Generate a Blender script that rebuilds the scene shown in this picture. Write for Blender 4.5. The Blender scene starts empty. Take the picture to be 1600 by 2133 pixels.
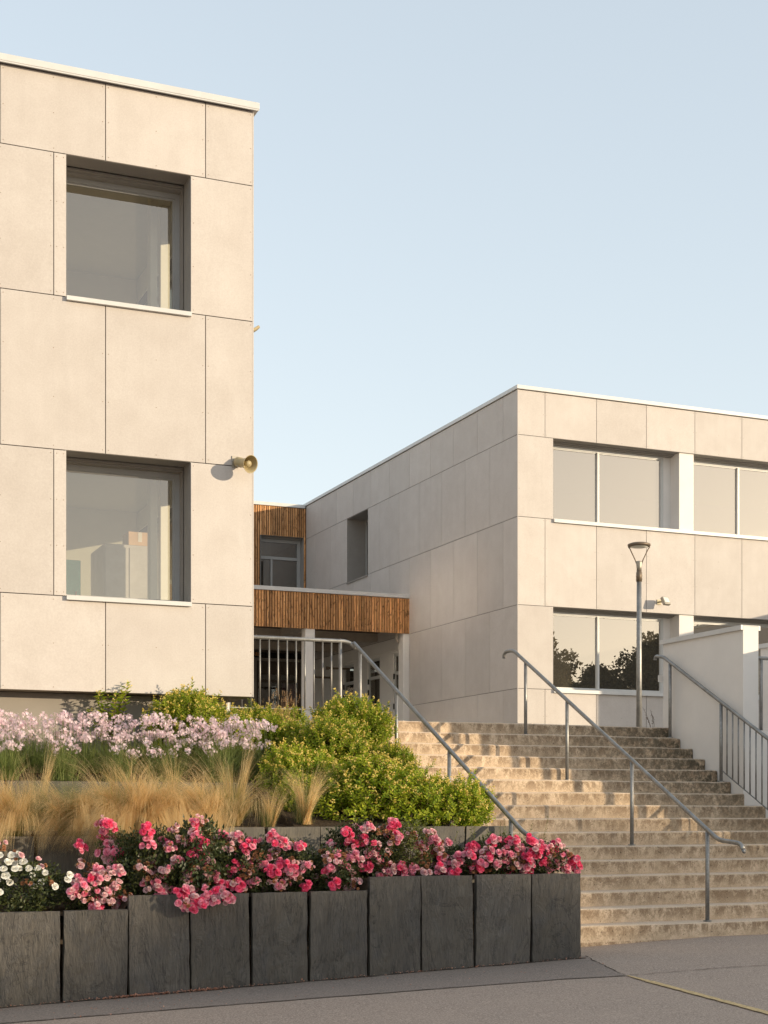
import bpy, math, random
from mathutils import Matrix, Vector, Euler

random.seed(7)
sc = bpy.context.scene
COL = sc.collection
PI = math.pi

# ------------------------------------------------------------------ camera
cam_d = bpy.data.cameras.new('camera')
cam_d.sensor_fit = 'HORIZONTAL'
cam_d.sensor_width = 36.0
cam_d.lens = 36.0 * 3108.0 / 1600.0
cam_d.shift_y = 0.392
cam_d.clip_start = 0.1
cam_d.clip_end = 2000.0
cam = bpy.data.objects.new('camera', cam_d)
cam.location = (0, 0, 1.385)
cam.rotation_euler = (math.radians(90), 0, math.radians(-22.9))
COL.objects.link(cam)
sc.camera = cam

# ------------------------------------------------------------------ light
SUN_EL = math.radians(9.6)
SUN_DIR = Vector((math.cos(SUN_EL) * 0.7071, -math.cos(SUN_EL) * 0.7071, math.sin(SUN_EL)))
world = bpy.data.worlds.new('World')
sc.world = world
world.use_nodes = True
wn = world.node_tree
bg = wn.nodes.get('Background') or wn.nodes.new('ShaderNodeBackground')
sky = wn.nodes.new('ShaderNodeTexSky')
sky.sky_type = 'NISHITA'
sky.sun_disc = False
sky.sun_elevation = SUN_EL
sky.sun_rotation = math.radians(135)
sky.altitude = 50
sky.air_density = 1.0
sky.dust_density = 1.0
sky.ozone_density = 1.0
# thin high haze: soften the whole dome's contrast evenly
gam = wn.nodes.new('ShaderNodeGamma'); gam.inputs['Gamma'].default_value = 0.42
hs = wn.nodes.new('ShaderNodeHueSaturation'); hs.inputs['Value'].default_value = 1.55; hs.inputs['Saturation'].default_value = 0.82
wn.links.new(sky.outputs['Color'], gam.inputs['Color'])
wn.links.new(gam.outputs['Color'], hs.inputs['Color'])
wn.links.new(hs.outputs['Color'], bg.inputs['Color'])
bg.inputs['Strength'].default_value = 0.15
sun_d = bpy.data.lights.new('sun', 'SUN')
sun_d.energy = 2.0
sun_d.angle = math.radians(0.5)
sun_d.color = (0.97, 0.81, 0.575)
sun = bpy.data.objects.new('sun', sun_d)
sun.rotation_euler = (-SUN_DIR).to_track_quat('-Z', 'Y').to_euler()
sun.location = (30, -30, 20)
COL.objects.link(sun)
sc.view_settings.view_transform = 'Standard'
sc.view_settings.look = 'None'
sc.view_settings.gamma = 1.0
sc.view_settings.use_curve_mapping = False
sc.view_settings.exposure = 1.37
sc.cycles.use_denoising = True
sc.cycles.max_bounces = 10
sc.cycles.transparent_max_bounces = 16
sc.cycles.sample_clamp_indirect = 12.0
sc.cycles.blur_glossy = 0.0


# ------------------------------------------------------------------ helpers
class MB:
    """collects vertices and faces, becomes ONE mesh"""
    def __init__(s):
        s.v = []; s.f = []; s.m = []

    def quad(s, a, b, c, d, m=0):
        n = len(s.v); s.v += [tuple(a), tuple(b), tuple(c), tuple(d)]
        s.f.append((n, n + 1, n + 2, n + 3)); s.m.append(m)

    def tri(s, a, b, c, m=0):
        n = len(s.v); s.v += [tuple(a), tuple(b), tuple(c)]
        s.f.append((n, n + 1, n + 2)); s.m.append(m)

    def box(s, x0, x1, y0, y1, z0, z1, m=0):
        n = len(s.v)
        s.v += [(x, y, z) for z in (z0, z1) for y in (y0, y1) for x in (x0, x1)]
        for f in ((0, 2, 3, 1), (4, 5, 7, 6), (0, 1, 5, 4), (2, 6, 7, 3), (0, 4, 6, 2), (1, 3, 7, 5)):
            s.f.append(tuple(n + i for i in f)); s.m.append(m)
        return s

    def obox(s, M, sx, sy, sz, m=0):
        n = len(s.v)
        s.v += [tuple(M @ Vector((x * sx / 2, y * sy / 2, z * sz / 2))) for z in (-1, 1) for y in (-1, 1) for x in (-1, 1)]
        for f in ((0, 2, 3, 1), (4, 5, 7, 6), (0, 1, 5, 4), (2, 6, 7, 3), (0, 4, 6, 2), (1, 3, 7, 5)):
            s.f.append(tuple(n + i for i in f)); s.m.append(m)
        return s

    def tube(s, pts, r, seg=8, m=0, cap=True, r1=None):
        pts = [Vector(p) for p in pts]
        up = None; rings = []
        N = len(pts)
        for i, p in enumerate(pts):
            if i == 0: t = pts[1] - pts[0]
            elif i == N - 1: t = pts[-1] - pts[-2]
            else: t = (pts[i + 1] - p).normalized() + (p - pts[i - 1]).normalized()
            t.normalize()
            if up is None:
                up = Vector((0, 0, 1)) if abs(t.z) < 0.9 else Vector((1, 0, 0))
            a = t.cross(up).normalized(); b = a.cross(t).normalized(); up = b
            rr = r if r1 is None else r + (r1 - r) * i / (N - 1)
            n = len(s.v)
            for k in range(seg):
                an = 2 * PI * k / seg
                s.v.append(tuple(p + a * (math.cos(an) * rr) + b * (math.sin(an) * rr)))
            rings.append(n)
        for i in range(N - 1):
            for k in range(seg):
                k2 = (k + 1) % seg
                s.f.append((rings[i] + k, rings[i] + k2, rings[i + 1] + k2, rings[i + 1] + k)); s.m.append(m)
        if cap:
            s.f.append(tuple(rings[0] + k for k in reversed(range(seg)))); s.m.append(m)
            s.f.append(tuple(rings[-1] + k for k in range(seg))); s.m.append(m)
        return s

    def lathe(s, M, prof, seg=20, m=0):
        """prof: list of (radius, height) turned round local Z"""
        rings = []
        for r, h in prof:
            n = len(s.v)
            for k in range(seg):
                an = 2 * PI * k / seg
                s.v.append(tuple(M @ Vector((r * math.cos(an), r * math.sin(an), h))))
            rings.append(n)
        for i in range(len(rings) - 1):
            for k in range(seg):
                k2 = (k + 1) % seg
                s.f.append((rings[i] + k, rings[i] + k2, rings[i + 1] + k2, rings[i + 1] + k)); s.m.append(m)
        return s

    def mesh(s, name, mats, smooth=False):
        me = bpy.data.meshes.new(name)
        me.from_pydata(s.v, [], s.f)
        if not isinstance(mats, (list, tuple)): mats = [mats]
        for mt in mats: me.materials.append(mt)
        if len(mats) > 1: me.polygons.foreach_set('material_index', s.m)
        if smooth: me.polygons.foreach_set('use_smooth', [True] * len(me.polygons))
        me.update()
        return me


def bevelled(mb, name, mats, w, seg=2):
    import bmesh
    me = mb.mesh(name, mats)
    bm = bmesh.new(); bm.from_mesh(me)
    bmesh.ops.remove_doubles(bm, verts=bm.verts, dist=1e-5)
    bmesh.ops.bevel(bm, geom=list(bm.edges), offset=w, segments=seg, affect='EDGES', profile=0.6)
    bm.to_mesh(me); bm.free()
    return me


def tag(o, label=None, cat=None, group=None, kind=None):
    if label: o['label'] = label
    if cat: o['category'] = cat
    if group: o['group'] = group
    if kind: o['kind'] = kind
    return o


def thing(name, loc, label, cat, group=None, rz=0.0, scale=1.0):
    o = bpy.data.objects.new(name, None)
    o.empty_display_size = 0.2
    o.location = loc; o.rotation_euler = (0, 0, rz)
    o.scale = (scale,) * 3 if not isinstance(scale, tuple) else scale
    COL.objects.link(o)
    return tag(o, label, cat, group)


def obj(name, data, parent=None, local=False, matrix=None):
    """world-space mesh under parent; local=True when the mesh is modelled in the parent's own space"""
    o = bpy.data.objects.new(name, data)
    COL.objects.link(o)
    if matrix is not None: o.matrix_basis = matrix
    if parent is not None:
        o.parent = parent
        if not local and parent.type == 'EMPTY':
            o.matrix_parent_inverse = Matrix.Translation(-parent.location)
    return o


def arc(a, c, b, r, n=5):
    """rounded corner at c between a and b"""
    a, b, c = Vector(a), Vector(b), Vector(c)
    p = c + (a - c).normalized() * r; q = c + (b - c).normalized() * r
    out = []
    for i in range(n + 1):
        t = i / n
        out.append((p * (1 - t) + c * t) * (1 - t) + (c * (1 - t) + q * t) * t)
    return out


def poly(pts, r=0.06):
    out = [Vector(pts[0])]
    for i in range(1, len(pts) - 1): out += arc(pts[i - 1], pts[i], pts[i + 1], r)
    out.append(Vector(pts[-1]))
    return out


# ------------------------------------------------------------------ materials
class NT:
    def __init__(s, name):
        s.mat = bpy.data.materials.new(name); s.mat.use_nodes = True
        s.t = s.mat.node_tree; s.t.nodes.clear()
        s.out = s.t.nodes.new('ShaderNodeOutputMaterial')

    def n(s, typ, **kw):
        x = s.t.nodes.new(typ)
        for k, v in kw.items():
            if k.startswith('i_'): x.inputs[k[2:].replace('_', ' ')].default_value = v
            else: setattr(x, k, v)
        return x

    def l(s, a, b): s.t.links.new(a, b)

    def ramp(s, fac, stops):
        r = s.n('ShaderNodeValToRGB')
        e = r.color_ramp.elements
        while len(e) < len(stops): e.new(0.5)
        for i, (p, c) in enumerate(stops):
            e[i].position = p; e[i].color = (c[0], c[1], c[2], 1) if len(c) == 3 else c
        s.l(fac, r.inputs['Fac'])
        return r.outputs['Color']

    def mixc(s, fac, a, b, mode='MIX'):
        x = s.n('ShaderNodeMix', data_type='RGBA', blend_type=mode)
        for sock, val in ((x.inputs[0], fac), (x.inputs[6], a), (x.inputs[7], b)):
            if hasattr(val, 'is_linked'): s.l(val, sock)
            elif isinstance(val, (int, float)): sock.default_value = val
            else: sock.default_value = (*val, 1)
        return x.outputs[2]

    def coords(s, stretch=(1, 1, 1), rnd=True, src='Object'):
        tc = s.n('ShaderNodeTexCoord')
        v = tc.outputs[src]
        if rnd:
            oi = s.n('ShaderNodeObjectInfo')
            m = s.n('ShaderNodeMath', operation='MULTIPLY'); m.inputs[1].default_value = 37.0
            s.l(oi.outputs['Random'], m.inputs[0])
            ad = s.n('ShaderNodeVectorMath', operation='ADD')
            s.l(v, ad.inputs[0]); s.l(m.outputs[0], ad.inputs[1]); v = ad.outputs[0]
        if stretch != (1, 1, 1):
            ml = s.n('ShaderNodeVectorMath', operation='MULTIPLY'); ml.inputs[1].default_value = stretch
            s.l(v, ml.inputs[0]); v = ml.outputs[0]
        return v

    def noise(s, v, scale, detail=4, rough=0.6, dist=0.0):
        x = s.n('ShaderNodeTexNoise')
        x.inputs['Scale'].default_value = scale; x.inputs['Detail'].default_value = detail
        x.inputs['Roughness'].default_value = rough; x.inputs['Distortion'].default_value = dist
        s.l(v, x.inputs['Vector'])
        return x.outputs['Fac']

    def bump(s, h, strength=0.3, dist=0.01, prev=None):
        b = s.n('ShaderNodeBump'); b.inputs['Strength'].default_value = strength; b.inputs['Distance'].default_value = dist
        s.l(h, b.inputs['Height'])
        if prev is not None: s.l(prev, b.inputs['Normal'])
        return b.outputs['Normal']

    def vary(s, col, amt):
        """per-object brightness change"""
        oi = s.n('ShaderNodeObjectInfo')
        mr = s.n('ShaderNodeMapRange'); mr.inputs['To Min'].default_value = 1 - amt; mr.inputs['To Max'].default_value = 1 + amt
        s.l(oi.outputs['Random'], mr.inputs['Value'])
        h = s.n('ShaderNodeHueSaturation'); s.l(mr.outputs[0], h.inputs['Value'])
        if hasattr(col, 'is_linked'): s.l(col, h.inputs['Color'])
        else: h.inputs['Color'].default_value = (*col, 1)
        return h.outputs['Color']

    def finish(s, col, rough=0.7, metal=0.0, normal=None, spec=0.5, trans=None):
        p = s.n('ShaderNodeBsdfPrincipled')
        if hasattr(col, 'is_linked'): s.l(col, p.inputs['Base Color'])
        else: p.inputs['Base Color'].default_value = (*col, 1)
        if hasattr(rough, 'is_linked'): s.l(rough, p.inputs['Roughness'])
        else: p.inputs['Roughness'].default_value = rough
        p.inputs['Metallic'].default_value = metal
        p.inputs['Specular IOR Level'].default_value = spec
        if normal is not None: s.l(normal, p.inputs['Normal'])
        sh = p.outputs[0]
        if trans:
            tr = s.n('ShaderNodeBsdfTranslucent')
            if hasattr(col, 'is_linked'): s.l(col, tr.inputs['Color'])
            else: tr.inputs['Color'].default_value = (*col, 1)
            mx = s.n('ShaderNodeMixShader'); mx.inputs[0].default_value = trans
            s.l(sh, mx.inputs[1]); s.l(tr.outputs[0], mx.inputs[2]); sh = mx.outputs[0]
        s.l(sh, s.out.inputs['Surface'])
        return s.mat


def plain(name, col, rough=0.6, metal=0.0, var=0.0, mott=0.12, scale=6.0, spec=0.5, trans=None, bump=0.0):
    t = NT(name)
    v = t.coords()
    f = t.noise(v, scale, 5, 0.6)
    c = t.ramp(f, [(0.3, tuple(x * (1 - mott) for x in col)), (0.7, tuple(min(1, x * (1 + mott)) for x in col))])
    if var: c = t.vary(c, var)
    nrm = t.bump(t.noise(v, scale * 6, 3), bump, 0.004) if bump else None
    return t.finish(c, rough, metal, nrm, spec, trans)


def m_panel(name, col, hi):
    t = NT(name)
    v = t.coords()
    cl = t.noise(v, 2.2, 5, 0.62, 0.3)
    c = t.ramp(cl, [(0.3, col), (0.72, hi)])
    vs = t.coords((6, 6, 0.45))
    st = t.noise(vs, 1.3, 4, 0.6)
    c = t.mixc(t.ramp(st, [(0.45, (0, 0, 0)), (0.75, (0.20, 0.20, 0.20))]), c, tuple(x * 0.86 for x in col))
    fine = t.noise(v, 55, 6, 0.75)
    c = t.mixc(0.5, c, t.ramp(fine, [(0.3, (0.40, 0.40, 0.40)), (0.7, (0.60, 0.60, 0.60))]), 'OVERLAY')
    c = t.vary(c, 0.045)
    nrm = t.bump(t.noise(v, 140, 4), 0.06, 0.003)
    return t.finish(c, 0.72, 0, nrm, 0.3)


def m_slate():
    t = NT('slate')
    a = t.noise(t.coords((1, 1, 0.06)), 120, 7, 0.75, 0.2)
    c = t.ramp(a, [(0.32, (0.058, 0.051, 0.046)), (0.5, (0.098, 0.086, 0.074)), (0.68, (0.150, 0.130, 0.106))])
    b = t.noise(t.coords((1, 1, 0.45)), 2.6, 6, 0.6, 0.4)
    c = t.mixc(t.ramp(b, [(0.42, (0, 0, 0)), (0.75, (0.55, 0.55, 0.55))]), c, (0.108, 0.090, 0.066))
    d = t.noise(t.coords((1, 1, 0.7)), 3.4, 5, 0.6, 0.8)
    c = t.mixc(t.ramp(d, [(0.52, (0, 0, 0)), (0.75, (0.55, 0.55, 0.55))]), c, (0.060, 0.062, 0.070))
    e = t.noise(t.coords((1.0, 1, 0.35)), 5.5, 9, 0.8, 2.2)
    c = t.mixc(t.ramp(e, [(0.49, (0, 0, 0)), (0.50, (0.40, 0.40, 0.40)), (0.51, (0, 0, 0))]), c, (0.21, 0.18, 0.14))
    h = t.noise(t.coords((1.0, 1, 0.30)), 2.6, 8, 0.72, 1.2)
    c = t.mixc(t.ramp(h, [(0.488, (0, 0, 0)), (0.50, (0.85, 0.85, 0.85)), (0.512, (0, 0, 0))]), c, (0.028, 0.026, 0.026))
    sp = t.noise(t.coords(), 60, 2, 0.5)
    c = t.mixc(t.ramp(sp, [(0.76, (0, 0, 0)), (0.82, (0.4, 0.4, 0.4))]), c, (0.30, 0.26, 0.20))
    c = t.vary(c, 0.17)
    n1 = t.bump(a, 0.45, 0.005)
    n2 = t.bump(t.noise(t.coords((1, 1, 0.28)), 7, 8, 0.72, 1.6), 1.0, 0.045, n1)
    return t.finish(c, 0.6, 0, n2, 0.45)


def m_slate_warm():
    t = NT('slate_weathered')
    v = t.coords((1, 1, 0.09))
    a = t.noise(v, 80, 8, 0.72, 0.3)
    c = t.ramp(a, [(0.28, (0.075, 0.066, 0.054)), (0.5, (0.118, 0.102, 0.080)), (0.74, (0.175, 0.15, 0.11))])
    b = t.noise(t.coords((1, 1, 0.6)), 2.5, 6, 0.6, 0.4)
    c = t.mixc(t.ramp(b, [(0.42, (0, 0, 0)), (0.72, (0.6, 0.6, 0.6))]), c, (0.075, 0.070, 0.066))
    c = t.vary(c, 0.12)
    return t.finish(c, 0.7, 0, t.bump(a, 0.6, 0.01), 0.4)


RIS0 = 0.165


def m_stairs():
    t = NT('stair_concrete')
    v = t.coords(rnd=True)
    a = t.noise(v, 3.2, 8, 0.68, 0.35)
    b = t.noise(v, 13, 8, 0.72, 0.3)
    c = t.ramp(a, [(0.30, (0.44, 0.325, 0.215)), (0.5, (0.60, 0.455, 0.315)), (0.7, (0.74, 0.575, 0.415))])
    # weathering: brown lichen blotches
    vs = t.coords((1, 1, 0.55))
    d = t.noise(vs, 9.5, 10, 0.80, 0.4)
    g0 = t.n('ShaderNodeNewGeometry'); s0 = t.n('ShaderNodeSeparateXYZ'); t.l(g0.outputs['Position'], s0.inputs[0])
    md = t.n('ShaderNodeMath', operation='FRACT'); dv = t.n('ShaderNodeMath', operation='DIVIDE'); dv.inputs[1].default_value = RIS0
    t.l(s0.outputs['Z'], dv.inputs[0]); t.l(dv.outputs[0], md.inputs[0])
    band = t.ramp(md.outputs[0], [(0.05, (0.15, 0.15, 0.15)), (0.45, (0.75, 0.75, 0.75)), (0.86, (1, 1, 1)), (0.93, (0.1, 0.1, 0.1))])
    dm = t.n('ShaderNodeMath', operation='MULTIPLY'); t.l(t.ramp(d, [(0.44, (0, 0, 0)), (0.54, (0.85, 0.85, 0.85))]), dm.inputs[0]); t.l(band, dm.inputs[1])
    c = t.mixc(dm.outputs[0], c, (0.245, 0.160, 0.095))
    # darker mottling towards the stair's upper right end
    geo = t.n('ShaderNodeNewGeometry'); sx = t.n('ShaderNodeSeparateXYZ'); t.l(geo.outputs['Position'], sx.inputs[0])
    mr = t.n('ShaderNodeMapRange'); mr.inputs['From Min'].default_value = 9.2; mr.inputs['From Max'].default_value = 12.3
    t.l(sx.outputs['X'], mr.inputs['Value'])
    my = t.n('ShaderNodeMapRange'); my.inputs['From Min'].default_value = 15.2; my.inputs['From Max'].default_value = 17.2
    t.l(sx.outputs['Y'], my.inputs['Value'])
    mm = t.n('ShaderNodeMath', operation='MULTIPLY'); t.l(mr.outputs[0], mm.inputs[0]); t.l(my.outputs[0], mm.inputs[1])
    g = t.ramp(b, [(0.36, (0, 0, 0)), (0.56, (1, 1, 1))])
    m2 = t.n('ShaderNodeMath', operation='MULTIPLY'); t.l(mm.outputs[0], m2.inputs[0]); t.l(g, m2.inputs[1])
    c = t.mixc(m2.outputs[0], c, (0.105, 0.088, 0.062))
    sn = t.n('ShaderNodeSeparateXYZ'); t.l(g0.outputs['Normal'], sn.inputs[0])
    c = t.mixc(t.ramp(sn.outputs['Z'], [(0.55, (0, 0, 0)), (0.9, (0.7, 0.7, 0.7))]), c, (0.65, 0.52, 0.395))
    f = t.noise(v, 70, 4, 0.7)
    c = t.mixc(0.65, c, t.ramp(f, [(0.3, (0.30, 0.30, 0.30)), (0.7, (0.68, 0.68, 0.68))]), 'OVERLAY')
    pit = t.noise(v, 42, 2, 0.5)
    c = t.mixc(t.ramp(pit, [(0.26, (0.85, 0.85, 0.85)), (0.33, (0, 0, 0))]), c, (0.06, 0.045, 0.03))
    nrm = t.bump(f, 0.35, 0.004, t.bump(pit, 0.5, 0.008))
    return t.finish(c, 0.88, 0, nrm, 0.25)


def m_asphalt(name, lo, hi, dust):
    t = NT(name)
    v = t.coords(rnd=False)
    f = t.noise(v, 110, 3, 0.8)
    c = t.ramp(f, [(0.34, lo), (0.50, tuple((a + b) / 2 for a, b in zip(lo, hi))), (0.66, hi)])
    gr = t.noise(v, 60, 4, 0.8)
    c = t.mixc(1.0, c, t.ramp(gr, [(0.34, (0.22, 0.22, 0.22)), (0.66, (0.78, 0.78, 0.78))]), 'OVERLAY')
    b = t.noise(v, 0.9, 6, 0.6, 0.4)
    c = t.mixc(t.ramp(b, [(0.35, (0, 0, 0)), (0.75, (0.40, 0.40, 0.40))]), c, dust)
    vo = t.n('ShaderNodeTexVoronoi'); vo.inputs['Scale'].default_value = 170; t.l(v, vo.inputs['Vector'])
    c = t.mixc(t.ramp(vo.outputs['Distance'], [(0.1, (0.30, 0.30, 0.30)), (0.35, (0, 0, 0))]), c, (0.26, 0.23, 0.20))
    nrm = t.bump(f, 0.12, 0.003)
    return t.finish(c, 0.86, 0, nrm, 0.3)


def m_wood(name, lo, mid, hi):
    t = NT(name)
    v = t.coords((9, 9, 0.7))
    a = t.noise(v, 4.5, 6, 0.62, 0.8)
    c = t.ramp(a, [(0.28, lo), (0.5, mid), (0.75, hi)])
    vk = t.coords((2.2, 2.2, 1.0))
    k = t.noise(vk, 6.0, 4, 0.55, 1.2)
    c = t.mixc(t.ramp(k, [(0.56, (0, 0, 0)), (0.66, (0.9, 0.9, 0.9))]), c, tuple(x * 0.28 for x in mid))
    oi = t.n('ShaderNodeObjectInfo')
    w = t.n('ShaderNodeTexWhiteNoise', noise_dimensions='1D'); t.l(oi.outputs['Random'], w.inputs['W'])
    mr = t.n('ShaderNodeMapRange'); mr.inputs['To Min'].default_value = 0.62; mr.inputs['To Max'].default_value = 1.30
    t.l(w.outputs['Value'], mr.inputs['Value'])
    h = t.n('ShaderNodeHueSaturation'); t.l(mr.outputs[0], h.inputs['Value']); t.l(c, h.inputs['Color'])
    return t.finish(h.outputs['Color'], 0.68, 0, t.bump(a, 0.2, 0.003), 0.3)


def m_glass(name, refl, tint=(0.9, 0.92, 0.9), wob=0.0, mirror=(0.9, 0.88, 0.85), dust=0.02, rough=0.0):
    t = NT(name)
    tr = t.n('ShaderNodeBsdfTransparent'); tr.inputs['Color'].default_value = (*tint, 1)
    gl = t.n('ShaderNodeBsdfGlossy'); gl.inputs['Roughness'].default_value = rough; gl.inputs['Color'].default_value = (*mirror, 1)
    fr = t.n('ShaderNodeFresnel'); fr.inputs['IOR'].default_value = 1.5
    ad = t.n('ShaderNodeMath', operation='ADD', use_clamp=True); ad.inputs[1].default_value = refl
    t.l(fr.outputs[0], ad.inputs[0])
    if wob:
        nrm = t.bump(t.noise(t.coords(), 0.9, 2), wob, 0.02); t.l(nrm, gl.inputs['Normal'])
    mx = t.n('ShaderNodeMixShader')
    gb = t.n('ShaderNodeNewGeometry')      # reflect at the outer face of each pane only
    nb = t.n('ShaderNodeMath', operation='SUBTRACT'); nb.inputs[0].default_value = 1.0; t.l(gb.outputs['Backfacing'], nb.inputs[1])
    fm = t.n('ShaderNodeMath', operation='MULTIPLY'); t.l(ad.outputs[0], fm.inputs[0]); t.l(nb.outputs[0], fm.inputs[1])
    t.l(fm.outputs[0], mx.inputs[0]); t.l(tr.outputs[0], mx.inputs[1]); t.l(gl.outputs[0], mx.inputs[2])
    df = t.n('ShaderNodeBsdfDiffuse'); df.inputs['Color'].default_value = (0.62, 0.55, 0.46, 1)
    m2 = t.n('ShaderNodeMixShader'); m2.inputs[0].default_value = dust
    t.l(mx.outputs[0], m2.inputs[1]); t.l(df.outputs[0], m2.inputs[2])
    t.l(m2.outputs[0], t.out.inputs['Surface'])
    return t.mat


def m_galv():
    t = NT('galvanised_steel')
    v = t.coords()
    vo = t.n('ShaderNodeTexVoronoi'); vo.inputs['Scale'].default_value = 60; t.l(v, vo.inputs['Vector'])
    f = t.noise(v, 9, 5, 0.65)
    c = t.ramp(f, [(0.3, (0.21, 0.205, 0.195)), (0.7, (0.34, 0.33, 0.315))])
    c = t.mixc(0.35, c, t.ramp(vo.outputs['Distance'], [(0.0, (0.35, 0.35, 0.35)), (0.7, (0.65, 0.65, 0.65))]), 'OVERLAY')
    return t.finish(c, 0.46, 0.65, t.bump(f, 0.08, 0.003), 0.5)


def m_leaf(name, lo, hi, trans=0.3, var=0.12, rough=0.5, scale=9):
    t = NT(name)
    v = t.coords()
    f = t.noise(v, scale, 3, 0.7)
    g = t.n('ShaderNodeNewGeometry')
    f2 = t.n('ShaderNodeMath', operation='ADD'); t.l(f, f2.inputs[0])
    f3 = t.n('ShaderNodeMath', operation='MULTIPLY_ADD'); f3.inputs[1].default_value = 0.55; f3.inputs[2].default_value = -0.27
    t.l(g.outputs['Random Per Island'], f3.inputs[0]); t.l(f3.outputs[0], f2.inputs[1])
    c = t.ramp(f2.outputs[0], [(0.25, lo), (0.75, hi)])
    if var: c = t.vary(c, var)
    return t.finish(c, rough, 0, None, 0.35, trans)


def m_soil():
    t = NT('soil')
    v = t.coords(rnd=False)
    f = t.noise(v, 30, 6, 0.75)
    c = t.ramp(f, [(0.3, (0.030, 0.021, 0.014)), (0.7, (0.105, 0.075, 0.050))])
    return t.finish(c, 0.95, 0, t.bump(f, 0.9, 0.03), 0.1)


M = {}
M['panel'] = m_panel('fibre_cement', (0.515, 0.460, 0.418), (0.575, 0.522, 0.480))
M['dark'] = plain('dark_joint', (0.085, 0.055, 0.038), 0.8)
M['cap'] = plain('white_aluminium', (0.60, 0.585, 0.565), 0.42, 0.0, mott=0.06, scale=3)
M['frame'] = plain('grey_aluminium', (0.36, 0.35, 0.335), 0.42, 0.0, mott=0.05)
M['frame_white'] = plain('pale_aluminium', (0.56, 0.545, 0.52), 0.4, 0.0, mott=0.04)
M['reveal'] = plain('grey_reveal_sheet', (0.30, 0.275, 0.25), 0.5, 0.0, mott=0.05)
M['glass_soft'] = m_glass('clear_glass', 0.20, (0.94, 0.94, 0.90), 0.0, (0.92, 0.84, 0.76))
M['glass_hard'] = m_glass('coated_glass', 0.42, (0.60, 0.60, 0.56), 0.0, (0.78, 0.71, 0.625), 0.055)
M['glass_side'] = m_glass('sun_bounce_glass', 0.42, (0.9, 0.9, 0.86), 0.0, (0.95, 0.95, 0.95), 0.0, 0.19)  # panes roughened and made more reflective to bounce sun onto the far block
M['glass_dim'] = m_glass('shaded_glass', 0.20, (0.75, 0.75, 0.72))
M['render'] = plain('white_render', (0.76, 0.715, 0.67), 0.85, mott=0.05, scale=1.6, bump=0.25)
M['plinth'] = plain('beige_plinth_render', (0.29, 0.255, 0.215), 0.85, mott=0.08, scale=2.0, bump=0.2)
M['plaster'] = plain('interior_plaster', (0.70, 0.66, 0.56), 0.9, mott=0.03)
M['ceiling'] = plain('interior_ceiling', (0.55, 0.52, 0.44), 0.9, mott=0.03)
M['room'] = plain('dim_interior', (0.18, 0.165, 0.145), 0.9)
M['roof'] = plain('roof_membrane', (0.22, 0.21, 0.20), 0.9)
M['slate'] = m_slate()
M['slate2'] = m_slate_warm()
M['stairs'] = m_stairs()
M['asphalt'] = m_asphalt('asphalt', (0.22, 0.167, 0.130), (0.50, 0.39, 0.31), (0.46, 0.35, 0.27))
M['tarmac'] = m_asphalt('newer_tarmac', (0.165, 0.132, 0.109), (0.34, 0.272, 0.224), (0.30, 0.24, 0.195))
M['landing'] = m_asphalt('landing_concrete', (0.22, 0.19, 0.15), (0.34, 0.30, 0.25), (0.30, 0.26, 0.21))
M['paint'] = plain('worn_yellow_paint', (0.56, 0.40, 0.19), 0.8, mott=0.40, scale=30)
M['wood'] = m_wood('larch_slat', (0.27, 0.120, 0.046), (0.57, 0.275, 0.105), (0.82, 0.47, 0.22))
M['black'] = plain('black_backing', (0.018, 0.015, 0.012), 0.9)
M['soffit'] = plain('brown_soffit', (0.10, 0.075, 0.055), 0.8)
M['beam'] = plain('painted_beam', (0.40, 0.34, 0.28), 0.8)
M['galv'] = m_galv()
M['horn'] = plain('cream_horn_plastic', (0.40, 0.32, 0.175), 0.45, mott=0.06)
M['metal'] = plain('dull_metal', (0.38, 0.34, 0.28), 0.45, 0.4)
M['lampbrown'] = plain('lamp_bronze', (0.17, 0.125, 0.085), 0.5, 0.3)
M['lampglass'] = plain('lamp_diffuser', (0.72, 0.69, 0.60), 0.35)
M['soil'] = m_soil()
M['shrub'] = m_leaf('shrub_leaf', (0.20, 0.31, 0.018), (0.54, 0.57, 0.05), 0.45)
M['bud'] = m_leaf('golden_bud', (0.62, 0.47, 0.07), (0.86, 0.70, 0.22), 0.30, 0.1)
M['stem'] = plain('woody_stem', (0.12, 0.075, 0.04), 0.8)
M['roseleaf'] = m_leaf('rose_leaf', (0.028, 0.042, 0.014), (0.095, 0.105, 0.032), 0.2, 0.15, 0.38)
M['roseleaf2'] = m_leaf('young_rose_leaf', (0.075, 0.095, 0.022), (0.18, 0.18, 0.05), 0.28, 0.15, 0.42)
M['hot'] = m_leaf('hot_pink_petal', (0.76, 0.045, 0.145), (0.94, 0.18, 0.31), 0.25, 0.15, 0.6, 22)
M['pink'] = m_leaf('pink_petal', (0.74, 0.18, 0.28), (0.90, 0.42, 0.50), 0.25, 0.18, 0.6, 22)
M['pale'] = m_leaf('faded_pink_petal', (0.70, 0.36, 0.39), (0.88, 0.66, 0.63), 0.25, 0.15, 0.6, 22)
M['spent'] = m_leaf('spent_petal', (0.24, 0.10, 0.045), (0.50, 0.24, 0.12), 0.2, 0.2, 0.7, 22)
M['white'] = m_leaf('white_petal', (0.70, 0.67, 0.58), (0.88, 0.86, 0.80), 0.25, 0.05, 0.6, 22)
M['stamen'] = plain('yellow_stamen', (0.62, 0.42, 0.10), 0.7)
M['lilac'] = m_leaf('lilac_petal', (0.84, 0.63, 0.68), (0.96, 0.81, 0.84), 0.35, 0.08, 0.6)
M['strap'] = m_leaf('strap_leaf', (0.10, 0.14, 0.03), (0.25, 0.29, 0.09), 0.3, 0.12)
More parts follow.
